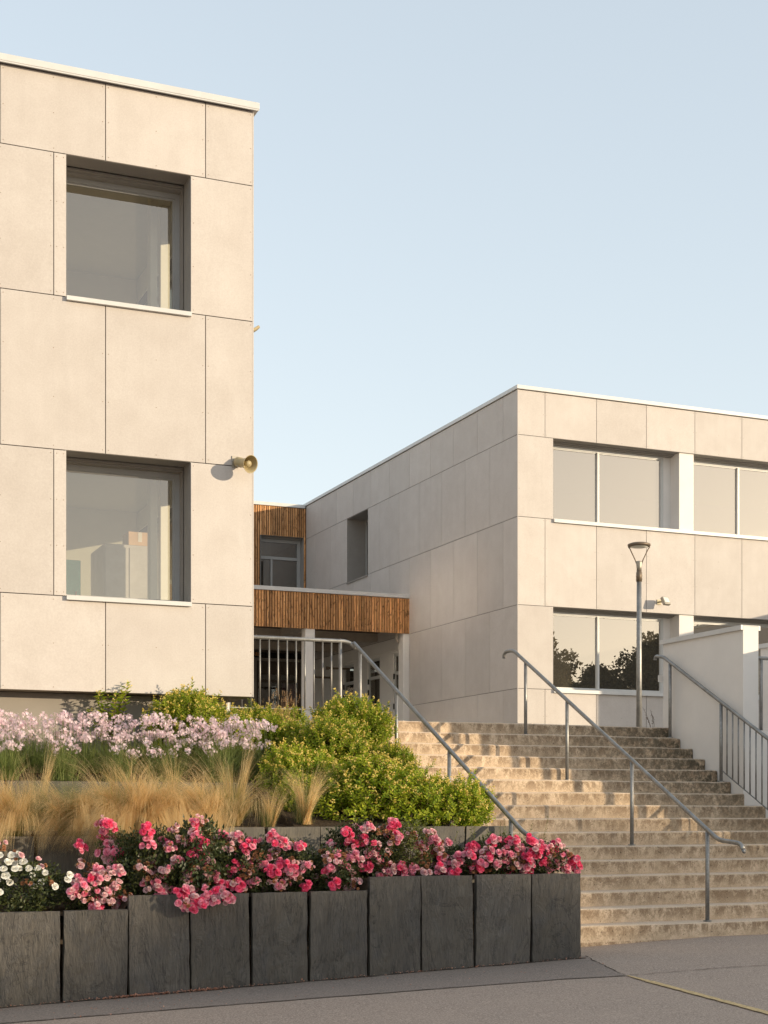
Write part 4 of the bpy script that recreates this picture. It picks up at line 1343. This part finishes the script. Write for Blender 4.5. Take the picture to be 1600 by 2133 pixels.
SH = [  # x, y, z, radius scale, height scale, turn, label
    (4.68, 17.02, 1.98, 0.92, 1.06, 0.3, 'round golden-budded shrub against the base of the tall block'),
    (5.83, 17.35, 2.00, 0.95, 0.98, 1.7, 'golden-budded shrub with dry grass in it under the guard railing'),
    (6.86, 17.45, 2.02, 1.02, 1.04, 2.9, 'big golden-budded shrub highest up beside the head of the stairs'),
    (6.33, 16.65, 1.66, 1.10, 1.05, 4.4, 'broad golden-budded shrub in the centre of the shrub bank'),
    (7.05, 16.60, 1.42, 0.84, 1.12, 5.2, 'golden-budded shrub spilling against the sloping handrail'),
    (5.70, 15.95, 1.36, 0.90, 1.02, 0.9, 'golden-budded shrub at the right end of the lilac flowers'),
    (6.20, 15.12, 1.10, 1.32, 1.12, 2.2, 'widest golden-budded shrub just above the middle slate wall'),
    (7.10, 14.88, 1.08, 0.84, 1.00, 3.6, 'lowest golden-budded shrub at the foot of the handrail'),
    (5.24, 17.10, 1.92, 0.78, 0.92, 0.2, 'lower shrub filling the gap between the two shrubs under the tall block'),
    (5.45, 15.25, 1.12, 0.62, 0.85, 4.0, 'small golden-budded shrub behind the lone feather grass tuft'),
    (6.72, 15.60, 1.22, 0.80, 0.85, 1.1, 'golden-budded shrub tucked between its larger neighbours on the slope'),
]
for i, a in enumerate(SH): shrub(shrub_lib[i % 3], *a)

# thin leggy shrub in front of the plinth wall
r = random.Random(5)
lf, bd, st = MB(), MB(), MB()
for k in range(13):
    bx, by = r.uniform(-.05, .05), r.uniform(-.05, .05)
    tx, ty, tz = r.uniform(-.24, .24), r.uniform(-.12, .12), r.uniform(.36, .66)
    st.tube([(bx, by, 0), (bx * .5 + tx * .5, ty * .5, tz * .5), (tx, ty, tz)], 0.004, 5, r1=0.002)
    for j in range(13):
        f = 0.3 + 0.7 * j / 12
        p = Vector((bx * (1 - f) + tx * f, by * (1 - f) + ty * f, tz * f))
        an = r.uniform(0, 6.28)
        for sg in (0, PI):
            d = Vector((math.cos(an + sg), math.sin(an + sg), r.uniform(.0, .5))).normalized()
            leaf_card(lf, p, d, Vector((0, 0, 1)), r.uniform(.045, .075), r.uniform(.022, .034))
    for j in range(6):
        p = Vector((tx, ty, tz)) + rdir(r) * 0.02
        leaf_card(bd, p, (rdir(r) + Vector((0, 0, 1))).normalized(), rdir(r), 0.022, 0.012)
t = thing('leggy_shrub', (3.80, 17.25, 2.06), 'thin leggy yellow-green shrub casting its shadow on the plinth wall', 'shrub', scale=1.33)
obj('foliage', lf.mesh('foliage', M['shrub']), t, local=True)
obj('buds', bd.mesh('buds', M['bud']), t, local=True)
obj('stems', st.mesh('stems', M['stem']), t, local=True)


# ---- feather grass
def blade(g, p, d, L, w, droop, r, n=5, m=0, wind=Vector((0, 0, 0))):
    sd = d.cross(Vector((0, 0, 1)))
    if sd.length < 1e-3: sd = Vector((1, 0, 0))
    sd.normalize()
    ang = r.uniform(-0.8, 0.8)
    sd = (sd * math.cos(ang) + d.cross(sd) * math.sin(ang)).normalized()
    q = p.copy(); v = d.copy(); ids = []
    for i in range(n + 1):
        ww = w * (1 - 0.85 * i / n)
        k = len(g.v); g.v += [tuple(q - sd * ww), tuple(q + sd * ww)]; ids.append(k)
        v = (v + Vector((0, 0, -droop / n)) * (0.3 + 1.4 * i / n) + wind * (i / n) / n).normalized()
        q = q + v * (L / n)
    for i in range(n):
        g.f.append((ids[i], ids[i] + 1, ids[i + 1] + 1, ids[i + 1])); g.m.append(m)
    return q


def feather(seed, nb, npl, spread=1.0, L=0.62, lean=(-0.5, -0.5), bm='blade', dmax=3.4):
    r = random.Random(seed)
    gb, gp = MB(), MB()
    W = Vector((lean[0], lean[1], 0))
    for i in range(nb):
        a = r.uniform(0, 6.283); k = r.random() ** 0.6 * spread
        p = Vector((r.gauss(0, .035), r.gauss(0, .035), 0))
        d = Vector((math.cos(a) * k * .75, math.sin(a) * k * .75, 1)).normalized()
        blade(gb, p, d, L * r.uniform(.5, .9), 0.0014, r.uniform(.5, 1.4), r, 5, wind=W * .6)
    nl = max(8, npl // 55)
    for q in range(nl):      # plumes hang together in locks
        a = r.uniform(0, 6.283); k = r.random() ** 0.7 * spread
        lk = W * r.uniform(.1, .6); ll = L * r.uniform(.62, 1.25); dr = r.uniform(.8, dmax); wf = r.uniform(.4, 1.8)
        bp = Vector((r.gauss(0, .05), r.gauss(0, .05), L * .08))
        for i in range(npl // nl):
            p = bp + Vector((r.gauss(0, .012), r.gauss(0, .012), 0))
            aa = a + r.gauss(0, .13); kk = k * r.uniform(.85, 1.15)
            d = (Vector((math.cos(aa) * kk * .7, math.sin(aa) * kk * .7, 1)) + lk + rdir(r) * .06).normalized()
            blade(gp, p, d, ll * r.uniform(.80, 1.12), 0.0015, dr * r.uniform(.88, 1.12), r, 8, wind=W * wf * r.uniform(.85, 1.15))
    return gb.mesh('blades', M[bm]), gp.mesh('plumes', M['plume'])


grass_lib = [feather(21, 900, 2900, 1.3, 0.84, (-1.7, -1.0), 'blade', 3.9), feather(22, 800, 2900, 1.3, 0.86, (-1.3, -1.5), 'blade', 4.0), feather(23, 2400, 1500, 1.3, 0.80, (-1.2, -0.8), 'greenblade', 3.8),
             feather(24, 420, 460, 0.65, 0.58, (0.2, 0.0), 'greenblade', 1.6), feather(25, 260, 300, 0.50, 0.76, (0.12, 0.0), 'blade', 1.4)]
FG = [
    (2.30, 14.62, 1.15, 1, 0.92, 0.0, 'green-gold feather grass tuft cut off by the left edge'),
    (2.84, 14.60, 1.15, 2, 0.98, 0.7, 'greenest feather grass tuft above the left joint of the middle wall'),
    (2.62, 15.25, 1.20, 4, 0.95, 0.3, 'thin upright feather grass tuft in front of the upper slate wall'),
    (3.25, 14.56, 1.15, 0, 1.05, 0.2, 'golden feather grass tuft hanging over the dark middle slabs'),
    (3.55, 14.56, 1.15, 1, 1.05, 0.4, 'golden feather grass tuft drooping behind the tallest pink rose'),
    (3.88, 14.78, 1.16, 0, 1.14, 0.5, 'tallest golden feather grass tuft in the middle of the drift'),
    (4.20, 14.60, 1.16, 1, 0.92, -0.3, 'golden feather grass tuft behind the reddest roses'),
    (4.50, 14.85, 1.18, 0, 1.06, 0.1, 'golden feather grass tuft at the right end of the drift'),
    (4.62, 15.0, 1.19, 4, 1.05, 0.2, 'slender upright feather grass tuft standing above the drift'),
    (4.90, 14.72, 1.19, 3, 0.72, 2.0, 'small pale feather grass tuft beside the green shrubs'),
    (5.28, 14.68, 1.22, 3, 0.98, 1.3, 'lone upright feather grass tuft in front of the shrubs'),
    (3.35, 15.20, 1.20, 1, 0.80, 0.6, 'feather grass tuft at the back of the drift under the lilac flowers'),
    (4.10, 15.25, 1.22, 1, 0.78, -0.5, 'feather grass tuft at the back of the drift beside the upper slabs'),
]
for x, y, z, lib, s, rz, label in FG:
    t = thing('feather_grass', (x, y, z), label, 'grass tuft', 'feather grass tufts on the middle terrace', rz, s)
    obj('blades', grass_lib[lib][0], t, local=True); obj('plumes', grass_lib[lib][1], t, local=True)

# dry grass tuft under the guard rail
r = random.Random(8); g = MB()
for i in range(130):
    p = Vector((r.gauss(0, .035), r.gauss(0, .035), 0)); d = Vector((r.gauss(0, .16), r.gauss(0, .16), 1)).normalized()
    q = blade(g, p, d, r.uniform(.28, .58), 0.0016, r.uniform(0, .25), r, 4)
    for k in range(5): leaf_card(g, q - Vector((0, 0, .012 * k)), (rdir(r) * .6 + Vector((0, 0, 1))).normalized(), rdir(r), .018, .006)
t = thing('dry_grass', (5.90, 17.12, 2.16), 'dry straw-coloured grass stalks rising out of a shrub under the guard', 'grass tuft')
obj('stalks', g.mesh('stalks', M['dry']), t, local=True)

# ---- society garlic: strap leaves and lilac flower heads
def flower_head_mesh(seed):
    r = random.Random(seed); g = MB()
    for i in range(13):
        d = rdir(r); d.z = d.z * 0.75 + 0.25; d.normalize()
        p = d * r.uniform(.022, .050)
        a = (d.cross(rdir(r)) + d * r.uniform(-.3, .3)).normalized(); b = d.cross(a)
        sz = r.uniform(.8, 1.2)
        for k in range(6):
            an = k * PI / 3; e = (a * math.cos(an) + b * math.sin(an))
            e2 = (a * math.cos(an + 1.57) + b * math.sin(an + 1.57))
            g.quad(p, p + e * .010 * sz + e2 * .0042 + d * .003, p + e * .020 * sz + d * .006, p + e * .010 * sz - e2 * .0042 + d * .003)
        g.tri(Vector((0, 0, 0)), p + a * .0014, p - a * .0014)
    return g.mesh('flower_head', M['lilac'])


heads = [flower_head_mesh(s) for s in (1, 2, 3, 4)]


def strap_mesh(seed, n=420):
    r = random.Random(seed); g = MB()
    for i in range(n):
        a = r.uniform(0, 6.283); k = r.random() ** 0.6
        p = Vector((r.gauss(0, .07), r.gauss(0, .05), 0))
        d = Vector((math.cos(a) * k * .8, math.sin(a) * k * .8, 1)).normalized()
        blade(g, p, d, r.uniform(.26, .54), 0.0036, r.uniform(.4, 1.5), r, 4, wind=Vector((r.uniform(-.2, .2), -.25, 0)))
    return g.mesh('leaves', M['strap'])


straps = [strap_mesh(s) for s in (31, 32, 33)]
gl_words = ['cut off by the left edge', 'under the leafy shadow', 'right of the leafy shadow', 'left of the leggy shrub',
            'at the foot of the leggy shrub', 'right of the leggy shrub', 'between the leggy and the round shrub', 'below the left side of the round shrub',
            'below the round shrub', 'below the right side of the round shrub', 'beside the small dark shrub', 'at the right end against the shrubs',
            'low in front at the far left', 'low in front above the greenest grass', 'low in front of the leggy shrub', 'low in front behind the tallest grass tuft', 'low in front near the right end']
pos = [(2.25, 16.55), (2.52, 16.6), (2.82, 16.55), (3.12, 16.62), (3.42, 16.58), (3.72, 16.6), (4.0, 16.55), (4.28, 16.52), (4.56, 16.5), (4.84, 16.45), (5.08, 16.5), (5.32, 16.35),
       (2.45, 16.15), (3.05, 16.15), (3.65, 16.12), (4.2, 16.12), (4.8, 16.12)]
stalk = MB().tube([(0, 0, 0), (0.008, 0, .22), (0, 0, .46)], 0.0021, 4, cap=False).mesh('stalk', M['strap'])
r = random.Random(77)
for i, ((x, y), wd) in enumerate(zip(pos, gl_words)):
    z = soil_z(x, y)
    t = thing('society_garlic', (x, y, z), 'clump of lilac flower heads over strap leaves, ' + wd, 'flowering plant', 'lilac flower clumps along the upper terrace')
    obj('leaves', straps[i % 3], t, local=True, matrix=Matrix.Rotation(r.uniform(0, 6.28), 4, 'Z') @ Matrix.Scale(r.uniform(.9, 1.15), 4))
    nh_ = 30 if i < 12 else 10
    for k in range(nh_):
        hx, hy = r.gauss(0, .13), r.gauss(0, .13); hh = r.uniform(.34, .66) if i < 12 else r.uniform(.30, .50)
        tilt = Euler((r.uniform(-.35, .35), r.uniform(-.35, .35), r.uniform(0, 6.28))).to_matrix().to_4x4()
        h = obj('flower_head', heads[r.randrange(4)], t, local=True, matrix=Matrix.Translation((hx, hy, hh)) @ tilt @ Matrix.Scale(r.uniform(.8, 1.2), 4))
        obj('stalk', stalk, t, local=True, matrix=Matrix.Translation((hx * .9, hy * .9, hh - .46)))


# ---- roses
def rose_mesh(seed, mats, rad=0.030, layers=((6, 1.0, .10), (6, .80, .45), (5, .56, .85), (4, .32, 1.2))):
    r = random.Random(seed); g = MB()
    for n, k, up in layers:
        off = r.uniform(0, 6.28)
        for i in range(n):
            an = off + i * 2 * PI / n + r.uniform(-.2, .2)
            u = Vector((math.cos(an), math.sin(an), 0)); s = Vector((-u.y, u.x, 0))
            w = rad * k * r.uniform(.95, 1.25) * 1.05
            c = u * rad * 0.15; h = rad * (0.15 + up * .55)
            m1 = u * rad * k * .62 + Vector((0, 0, h * .6 + rad * .12 * r.uniform(-1, 1)))
            e = u * rad * k * r.uniform(.92, 1.1) + Vector((0, 0, h + rad * r.uniform(-.16, .16)))
            a, b = m1 + s * w * .55, m1 - s * w * .55
            e1, e2 = e + s * w * .34, e - s * w * .34
            i0 = len(g.v)
            g.v += [tuple(c), tuple(a), tuple(m1 - Vector((0, 0, rad * .10))), tuple(b), tuple(e1), tuple(e + u * rad * .06), tuple(e2)]
            g.f += [(i0, i0 + 2, i0 + 1), (i0, i0 + 3, i0 + 2), (i0 + 1, i0 + 2, i0 + 5, i0 + 4), (i0 + 2, i0 + 3, i0 + 6, i0 + 5)]
            g.m += [0] * 4
    return g.mesh('blossom', mats)


R_HOT = [rose_mesh(s, M['hot']) for s in (41, 42, 43)]
R_PINK = [rose_mesh(s, M['pink'], .028) for s in (44, 45, 46)]
R_PALE = [rose_mesh(s, M['pale'], .024) for s in (47, 48, 49)]
R_SPENT = [rose_mesh(s, M['spent'], .017) for s in (50, 51)]
R_WHITE = [rose_mesh(s, M['white'], .036, ((6, 1.05, .05), (6, .78, .28), (5, .50, .48), (4, .26, .55))) for s in (52, 53, 54)]


def rose_foliage(seed, rx, ry, h, n, mat, ls=0.034):
    r = random.Random(seed); g = MB(); st = MB()
    for k in range(9):
        a = r.uniform(0, 6.28); q = Vector((math.cos(a) * rx * r.uniform(.2, .8), math.sin(a) * ry * r.uniform(.2, .8), h * r.uniform(.6, .95)))
        st.tube([(0, 0, -.05), (q.x * .4, q.y * .4, q.z * .6), tuple(q)], 0.005, 5, r1=0.0025)
    for i in range(n):
        d = rdir(r)
        k = (0.45 + .55 * r.random() ** .5)
        p = Vector((d.x * rx * k, d.y * ry * k, h * .5 + d.z * h * .5 * k))
        if p.z < .01: p.z = r.uniform(.01, .08)
        ax = (d * .6 + rdir(r) + Vector((0, 0, -.05))).normalized()
        sd = ax.cross(rdir(r)).normalized(); nn = (ax.cross(sd) + d + Vector((0, 0, .6))).normalized()
        for j in range(3):     # a leaf of five leaflets
            b = p + ax * ls * .8 * j
            if j == 2: leaf_card(g, b, ax, nn, ls * 1.1, ls * .62)
            else:
                for sg in (1, -1): leaf_card(g, b, (sd * sg + ax * .4).normalized(), nn, ls, ls * .58)
    return g.mesh('foliage', mat), st.mesh('stems', M['stem'])


rf = [rose_foliage(s, .34, .26, .46, 620, M['roseleaf'], .036) for s in (61, 62, 63)]
rf2 = [rose_foliage(s, .26, .20, .50, 480, M['roseleaf2'], .028) for s in (64, 65)]


def clusters(t, spots, seed, weights, per=(4, 7), spread=.064, k=1.0):
    """blossoms in trusses at the given local spots"""
    r = random.Random(seed)
    for (cx, cy, cz, kind) in spots:
        for i in range(r.randint(*per)):
            d = rdir(r); d.y -= 0.45; d.z = d.z * .8 + .15
            p = Vector((cx, cy, cz)) + Vector((d.x * spread * r.uniform(.4, 1.15), d.y * spread * .8, d.z * spread * r.uniform(.4, 1.15)))
            face = Vector((d.x * .8, -0.75 + d.y * .5, 0.55 + d.z * .5)).normalized()
            q = face.to_track_quat('Z', 'Y').to_matrix().to_4x4()
            lib = {'h': (R_HOT, R_HOT, R_HOT, R_PINK), 'm': (R_HOT, R_PINK, R_PINK, R_PALE), 'p': (R_PINK, R_PALE, R_PALE, R_SPENT), 's': (R_SPENT, R_SPENT, R_PALE, R_SPENT)}[kind]
            me = r.choice(r.choice(lib))
            obj('blossom', me, t, local=True, matrix=Matrix.Translation(p) @ q @ Matrix.Rotation(r.uniform(0, 6.28), 4, 'Z') @ Matrix.Scale(k * r.choice((r.uniform(.58, .86), r.uniform(.80, 1.10), r.uniform(1.0, 1.32))), 4))


def rose(x, y, label, lib, s, spots, seed, cat='rose bush', name='pink_rose_bush', per=(10, 15), dz=0.0, frz=0.0):
    z = soil_z(x, y) + dz
    t = thing(name, (x, y, z), label, cat, 'rose bushes in the front bed')
    obj('foliage', lib[0], t, local=True, matrix=Matrix.Rotation(frz, 4, 'Z') @ Matrix.Diagonal((s[0], s[0], s[1], 1)))
    obj('stems', lib[1], t, local=True, matrix=Matrix.Diagonal((s[0], s[0], s[1], 1)))
    clusters(t, spots, seed, None, per)
    return t


def W(px, z, y=13.33):
    """truss of blossoms at world x, height z"""
    return (px, y, z)


# every truss: world x, world z, kind, and the bush it grows on (world x, y of the bush)
BUSH = [
    (2.80, 13.42, 'pink rose bush of dusty pale blossoms at the left, next to the white roses', 0, (0.85, 0.70)),
    (3.10, 13.85, 'thin tall rose bush with three bright heads before the dark middle slabs', 3, (0.80, 1.25)),
    (3.35, 13.50, 'rose bush with a hot pink ball over the first tall slab', 1, (0.95, 1.30)),
    (3.80, 13.45, 'tallest pink rose bush spilling over the front slab', 2, (1.15, 1.45)),
    (4.25, 13.50, 'pink rose bush with faded brown trusses left of centre', 0, (0.95, 1.15)),
    (4.66, 13.45, 'bright pink rose bush above the middle front slabs', 1, (0.95, 1.05)),
    (5.12, 13.42, 'rose bush with many spent blossoms just left of the higher slabs', 2, (0.95, 0.90)),
    (5.52, 13.60, 'pink rose bush with pale heads rising against the middle slate wall', 0, (1.05, 1.15)),
    (6.02, 13.60, 'leafy pale green rose bush with few blossoms right of centre', 4, (1.25, 1.10)),
    (6.50, 13.50, 'rose bush with low red buds over the right front slabs', 1, (0.85, 0.62)),
    (6.95, 13.45, 'dense pink rose bush near the right end of the bed', 2, (1.0, 0.86)),
    (7.40, 13.42, 'pink rose bush at the right end hanging towards the stairs', 0, (0.90, 0.72)),
]
TR = {
    0: [(2.66, .72, 'p'), (2.78, .80, 'm'), (2.90, .84, 'p'), (2.72, .63, 'p'), (2.86, .68, 'p'), (2.98, .74, 'p'), (2.60, .66, 'p'), (2.92, .60, 's'), (3.02, .87, 'p'), (2.80, .56, 'm')],
    1: [(2.74, 1.06, 'h'), (2.98, 1.27, 'h'), (3.03, 1.02, 'm'), (3.10, 1.00, 'h'), (2.95, 1.02, 'p'), (3.02, 1.21, 'm'), (3.06, .80, 's')],
    2: [(3.27, 1.22, 'h'), (3.27, 1.10, 'm'), (3.36, .72, 'p'), (3.30, .80, 's'), (3.45, .88, 'p'), (3.48, 1.06, 'p'), (3.22, .90, 's'), (3.40, .62, 'm')],
    3: [(3.73, 1.30, 'm'), (3.70, 1.20, 'm'), (3.78, 1.10, 'h'), (3.72, 1.00, 'h'), (3.82, .96, 'm'), (3.60, 1.14, 'p'), (3.66, .78, 'p'), (3.88, .80, 'p'), (3.56, .70, 'p'), (3.75, .66, 'm'), (3.90, .66, 'p'), (3.62, .58, 'h'), (3.80, .86, 's'), (3.98, .72, 'h'), (3.95, .60, 'm'), (3.70, .88, 's'), (3.55, .95, 'p'), (3.50, .66, 'h'), (3.62, .62, 'p'), (3.70, .55, 'm'), (3.80, .60, 'p'), (3.86, .66, 'h'), (3.52, .58, 'p'), (3.60, .52, 'm')],
    4: [(4.05, 1.06, 's'), (4.15, 1.16, 'p'), (4.22, 1.06, 'h'), (4.10, .88, 'h'), (4.30, 1.12, 'm'), (4.34, .98, 's'), (4.20, .82, 's'), (4.12, .70, 'h'), (4.05, .72, 'p'), (4.38, .90, 'm'), (4.24, .92, 's'), (4.30, .74, 'p')],
    5: [(4.46, 1.16, 'm'), (4.52, 1.10, 'm'), (4.45, .84, 'h'), (4.55, .90, 'h'), (4.66, .94, 'p'), (4.72, 1.06, 'm'), (4.60, .74, 'p'), (4.70, .80, 's'), (4.62, .84, 'm'), (4.80, .88, 'p'), (4.76, .70, 'h'), (4.54, .70, 'p')],
    6: [(4.98, .96, 's'), (5.08, .94, 'p'), (5.02, .84, 'm'), (5.16, .90, 'p'), (5.24, .82, 's'), (5.06, .70, 'h'), (5.14, .98, 's'), (5.28, .70, 's'), (5.30, .92, 'p'), (5.24, .96, 'm')],
    7: [(5.28, 1.20, 'h'), (5.32, 1.08, 'h'), (5.46, 1.24, 'p'), (5.46, 1.12, 'h'), (5.55, 1.06, 'm'), (5.52, 1.00, 'm'), (5.58, .92, 'm'), (5.66, 1.00, 's'), (5.48, .86, 'h'), (5.72, .84, 'm'), (5.64, .80, 'p'), (5.60, 1.20, 's'), (5.74, 1.26, 'h'), (5.70, 1.12, 's')],
    8: [(5.84, .84, 'h'), (5.76, 1.14, 'm'), (5.96, 1.16, 's'), (6.18, 1.12, 'm'), (6.26, 1.04, 's'), (5.90, .78, 'm'), (6.06, .80, 's'), (6.30, .94, 'm'), (6.12, 1.18, 's')],
    9: [(6.36, .80, 'h'), (6.20, .82, 'm'), (6.42, .92, 'm'), (6.50, .96, 'm'), (6.58, 1.02, 'h'), (6.60, .84, 'h'), (6.66, .92, 'p'), (6.30, .82, 's')],
    10: [(6.70, 1.00, 'p'), (6.78, 1.10, 'm'), (6.82, .98, 'p'), (6.88, .92, 'm'), (6.96, 1.10, 'h'), (6.92, 1.00, 'm'), (7.02, .96, 'p'), (7.06, 1.04, 'm'), (6.78, .88, 'p'), (6.98, .86, 's'), (6.72, .94, 'm'), (7.12, .92, 'h'), (6.66, .90, 'm'), (7.08, .86, 'p')],
    11: [(7.18, 1.12, 'h'), (7.26, 1.06, 'm'), (7.20, .98, 'm'), (7.32, 1.00, 'h'), (7.30, .90, 'h'), (7.40, .94, 's'), (7.46, 1.05, 'm'), (7.52, .92, 'p'), (7.58, .96, 's'), (7.66, .90, 'h'), (7.70, .84, 'h'), (7.44, .86, 'm'), (7.16, .86, 'm')],
}
for i, (x, y, label, lib, s) in enumerate(BUSH):
    L_ = (rf + rf2)[lib]
    z = soil_z(x, y)
    sp = []
    rq = random.Random(i)
    for (wx, wz, kd) in TR[i]:
        yy = y - 0.16 - 0.10 * rq.random() - (0.26 if wz < 0.72 and i == 3 else 0)
        sp.append((wx - x, yy - y, wz - z, kd))
    for q in range(12):      # smaller half-hidden trusses between the big ones
        bx, bz, _, _ = sp[rq.randrange(len(TR[i]))][0], sp[rq.randrange(len(TR[i]))][2], 0, 0
        sp.append((bx + rq.uniform(-.09, .09), rq.uniform(-.20, .05), max(.06, bz + rq.uniform(-.12, .06)), rq.choice('pmps')))
    rose(x, y, label, L_, s, sp, 200 + i, frz=i * 1.3)

# white rose
x, y = 2.22, 13.45
z = soil_z(x, y)
t = thing('white_rose_bush', (x, y, z), 'white rose bush with open blossoms at the left edge', 'rose bush', 'rose bushes in the front bed')
obj('foliage', rf[1][0], t, local=True, matrix=Matrix.Diagonal((1.05, 1.0, 0.95, 1)))
obj('stems', rf[1][1], t, local=True)
r = random.Random(99)
for wx, wz in ((1.97, 1.02), (2.03, .96), (2.10, .95), (2.14, .90), (2.02, .84), (2.25, .84), (2.36, .86), (2.33, .78), (2.44, .74), (2.46, .71), (1.96, .70), (2.55, .80), (2.57, .84), (1.88, .92), (1.80, 1.0), (1.75, .85), (2.06, 1.02), (2.22, .90), (2.09, .90), (2.00, .90), (2.17, .96), (1.94, .80), (2.30, .90), (2.06, .78), (2.28, .74), (1.90, .62), (2.13, 1.02)):
    p = Vector((wx - x, -0.20 + r.uniform(-.06, .06), wz - z))
    face = Vector((r.uniform(-.4, .4), -.8, r.uniform(.2, .8))).normalized()
    obj('blossom', r.choice(R_WHITE), t, local=True, matrix=Matrix.Translation(p) @ face.to_track_quat('Z', 'Y').to_matrix().to_4x4() @ Matrix.Scale(r.uniform(.70, 1.02), 4))
clusters(t, [(2.12 - x, -.18, 1.0 - z, 's'), (2.3 - x, -.16, .92 - z, 's'), (2.2 - x, -.2, .78 - z, 's'), (2.42 - x, -.2, .80 - z, 's'), (1.98 - x, -.16, 1.1 - z, 's')], 300, None, (4, 7))

# loose green shoots in the rose bed
r = random.Random(15)
g = MB()
for i in range(26):
    x = r.uniform(5.2, 7.5); y = r.uniform(13.5, 14.25)
    p = Vector((x, y, soil_z(x, y))); q = p + Vector((r.uniform(-.14, .14), r.uniform(-.12, .02), r.uniform(.36, .58)))
    g.tube([p, p.lerp(q, .5) + Vector((0, 0, .05)), q], .002, 3, cap=False)
    for j in range(16):
        b = p.lerp(q, .35 + .65 * j / 15)
        leaf_card(g, b, (rdir(r) + Vector((0, 0, .3))).normalized(), rdir(r), r.uniform(.018, .034), .011)
o = tag(obj('weeds', g.mesh('weeds', M['roseleaf2'])), kind='stuff')

# weed at the head of the stairs
g = MB(); r = random.Random(4)
for i in range(6):
    p = Vector((12.14 + r.uniform(-.05, .05), 18.62, LAND)); q = p + Vector((r.uniform(-.12, .10), r.uniform(-.05, .05), r.uniform(.12, .30)))
    g.tube([p, p.lerp(q, .5) + Vector((.01, 0, .02)), q], .0022, 4)
    for j in range(5): leaf_card(g, p.lerp(q, .3 + .14 * j), (rdir(r) + Vector((0, 0, .4))).normalized(), rdir(r), .03, .008)
tag(obj('weed', g.mesh('weed', M['stem'])), 'small dry weed growing at the head of the stairs by the wall', 'weed')

# fallen petals along the foot of the front slabs
g = MB(); r = random.Random(6)
for i in range(760):
    u = r.random()
    if u < .45: x = r.gauss(3.15, .22)
    elif u < .6: x = r.gauss(3.75, .10)
    else: x = r.uniform(1.6, 7.7)
    y = 13.055 - abs(r.gauss(0, .035)) - (r.random() < .10) * r.uniform(0, 1.1)
    p = Vector((x, y, gz(x) + .012 + r.uniform(0, .012)))
    d = Vector((r.uniform(-1, 1), r.uniform(-1, 1), r.uniform(-.1, .3))).normalized()
    leaf_card(g, p, d, Vector((0, 0, 1)), r.uniform(.012, .026), r.uniform(.008, .018))
tag(obj('petal_litter', g.mesh('petal_litter', M['litter'])), kind='stuff')


# ------------------------------------------------------------------ trees across the yard (mirrored in the far windows, shading the yard)
def tree_meshes(seed, H, rad):
    r = random.Random(seed); tr, cr = MB(), MB()
    tr.tube([(0, 0, -.3), (0.1, 0, H * .3), (0, .1, H * .62), (0, 0, H * .9)], 0.28, 8, r1=0.05)
    blobs = []
    for i in range(34):
        f = r.uniform(.06, .93); w = rad * (1.0 if f < .72 else 1.0 - (f - .72) * 1.9)
        a = r.uniform(0, 6.28); q = Vector((math.cos(a) * w * r.uniform(.2, .8), math.sin(a) * w * r.uniform(.2, .8), H * f))
        blobs.append((q, r.uniform(1.1, 1.8) * (1.1 - .30 * f)))
        tr.tube([(0, 0, H * f * .75), tuple(q * .6 + Vector((0, 0, H * f * .35))), tuple(q)], .07, 5, r1=.02)
    for i in range(14000):
        c, k = r.choice(blobs); d = rdir(r); p = c + d * k * r.uniform(.35, 1.0) ** .7 * (1.25 if r.random() < .10 else 1)
        leaf_card(cr, p, rdir(r), rdir(r), r.uniform(.22, .52), r.uniform(.14, .30))
    return tr.mesh('trunk', M['bark']), cr.mesh('crown', M['treeleaf'])


HT = (17.5, 17.0, 18.0)
tl = [tree_meshes(71 + k, HT[k], 3.3 + .2 * k) for k in range(3)]
rt_ = random.Random(12)
RT2 = math.sqrt(0.5)
row = [(v, u) for v in (93, 98, 103) for u in (-7.5, -2.0, 1.4, 3.6, 5.6, 10.0)] + [(v, o + 3.6 * k) for v, o in ((93, 13.2), (98, 11.8), (103, 14.4)) for k in range(7)]
for i, (v, u) in enumerate(row):
    low = 1 < u < 6
    u += (rt_.uniform(-.4, .4) if u > 11 else 0); v += rt_.uniform(-.6, .6)
    X, Y = (u + v) * RT2, (u - v) * RT2
    top = (13.4 if u < 4 else 14.6) - (v - 93) * .1 + rt_.uniform(-.3, .3) if low else 2.35 + 0.168 * v + rt_.uniform(-.6, .35)
    top -= gz(X)
    t = thing('tree', (X, Y, gz(X)), 'dark tree in the row across the yard, mirrored in the lower ribbon window', 'tree', 'row of trees across the yard', rt_.uniform(0, 6.28), (1.0, 1.0, top / HT[i % 3]))
    obj('trunk', tl[i % 3][0], t, local=True); obj('crown', tl[i % 3][1], t, local=True)
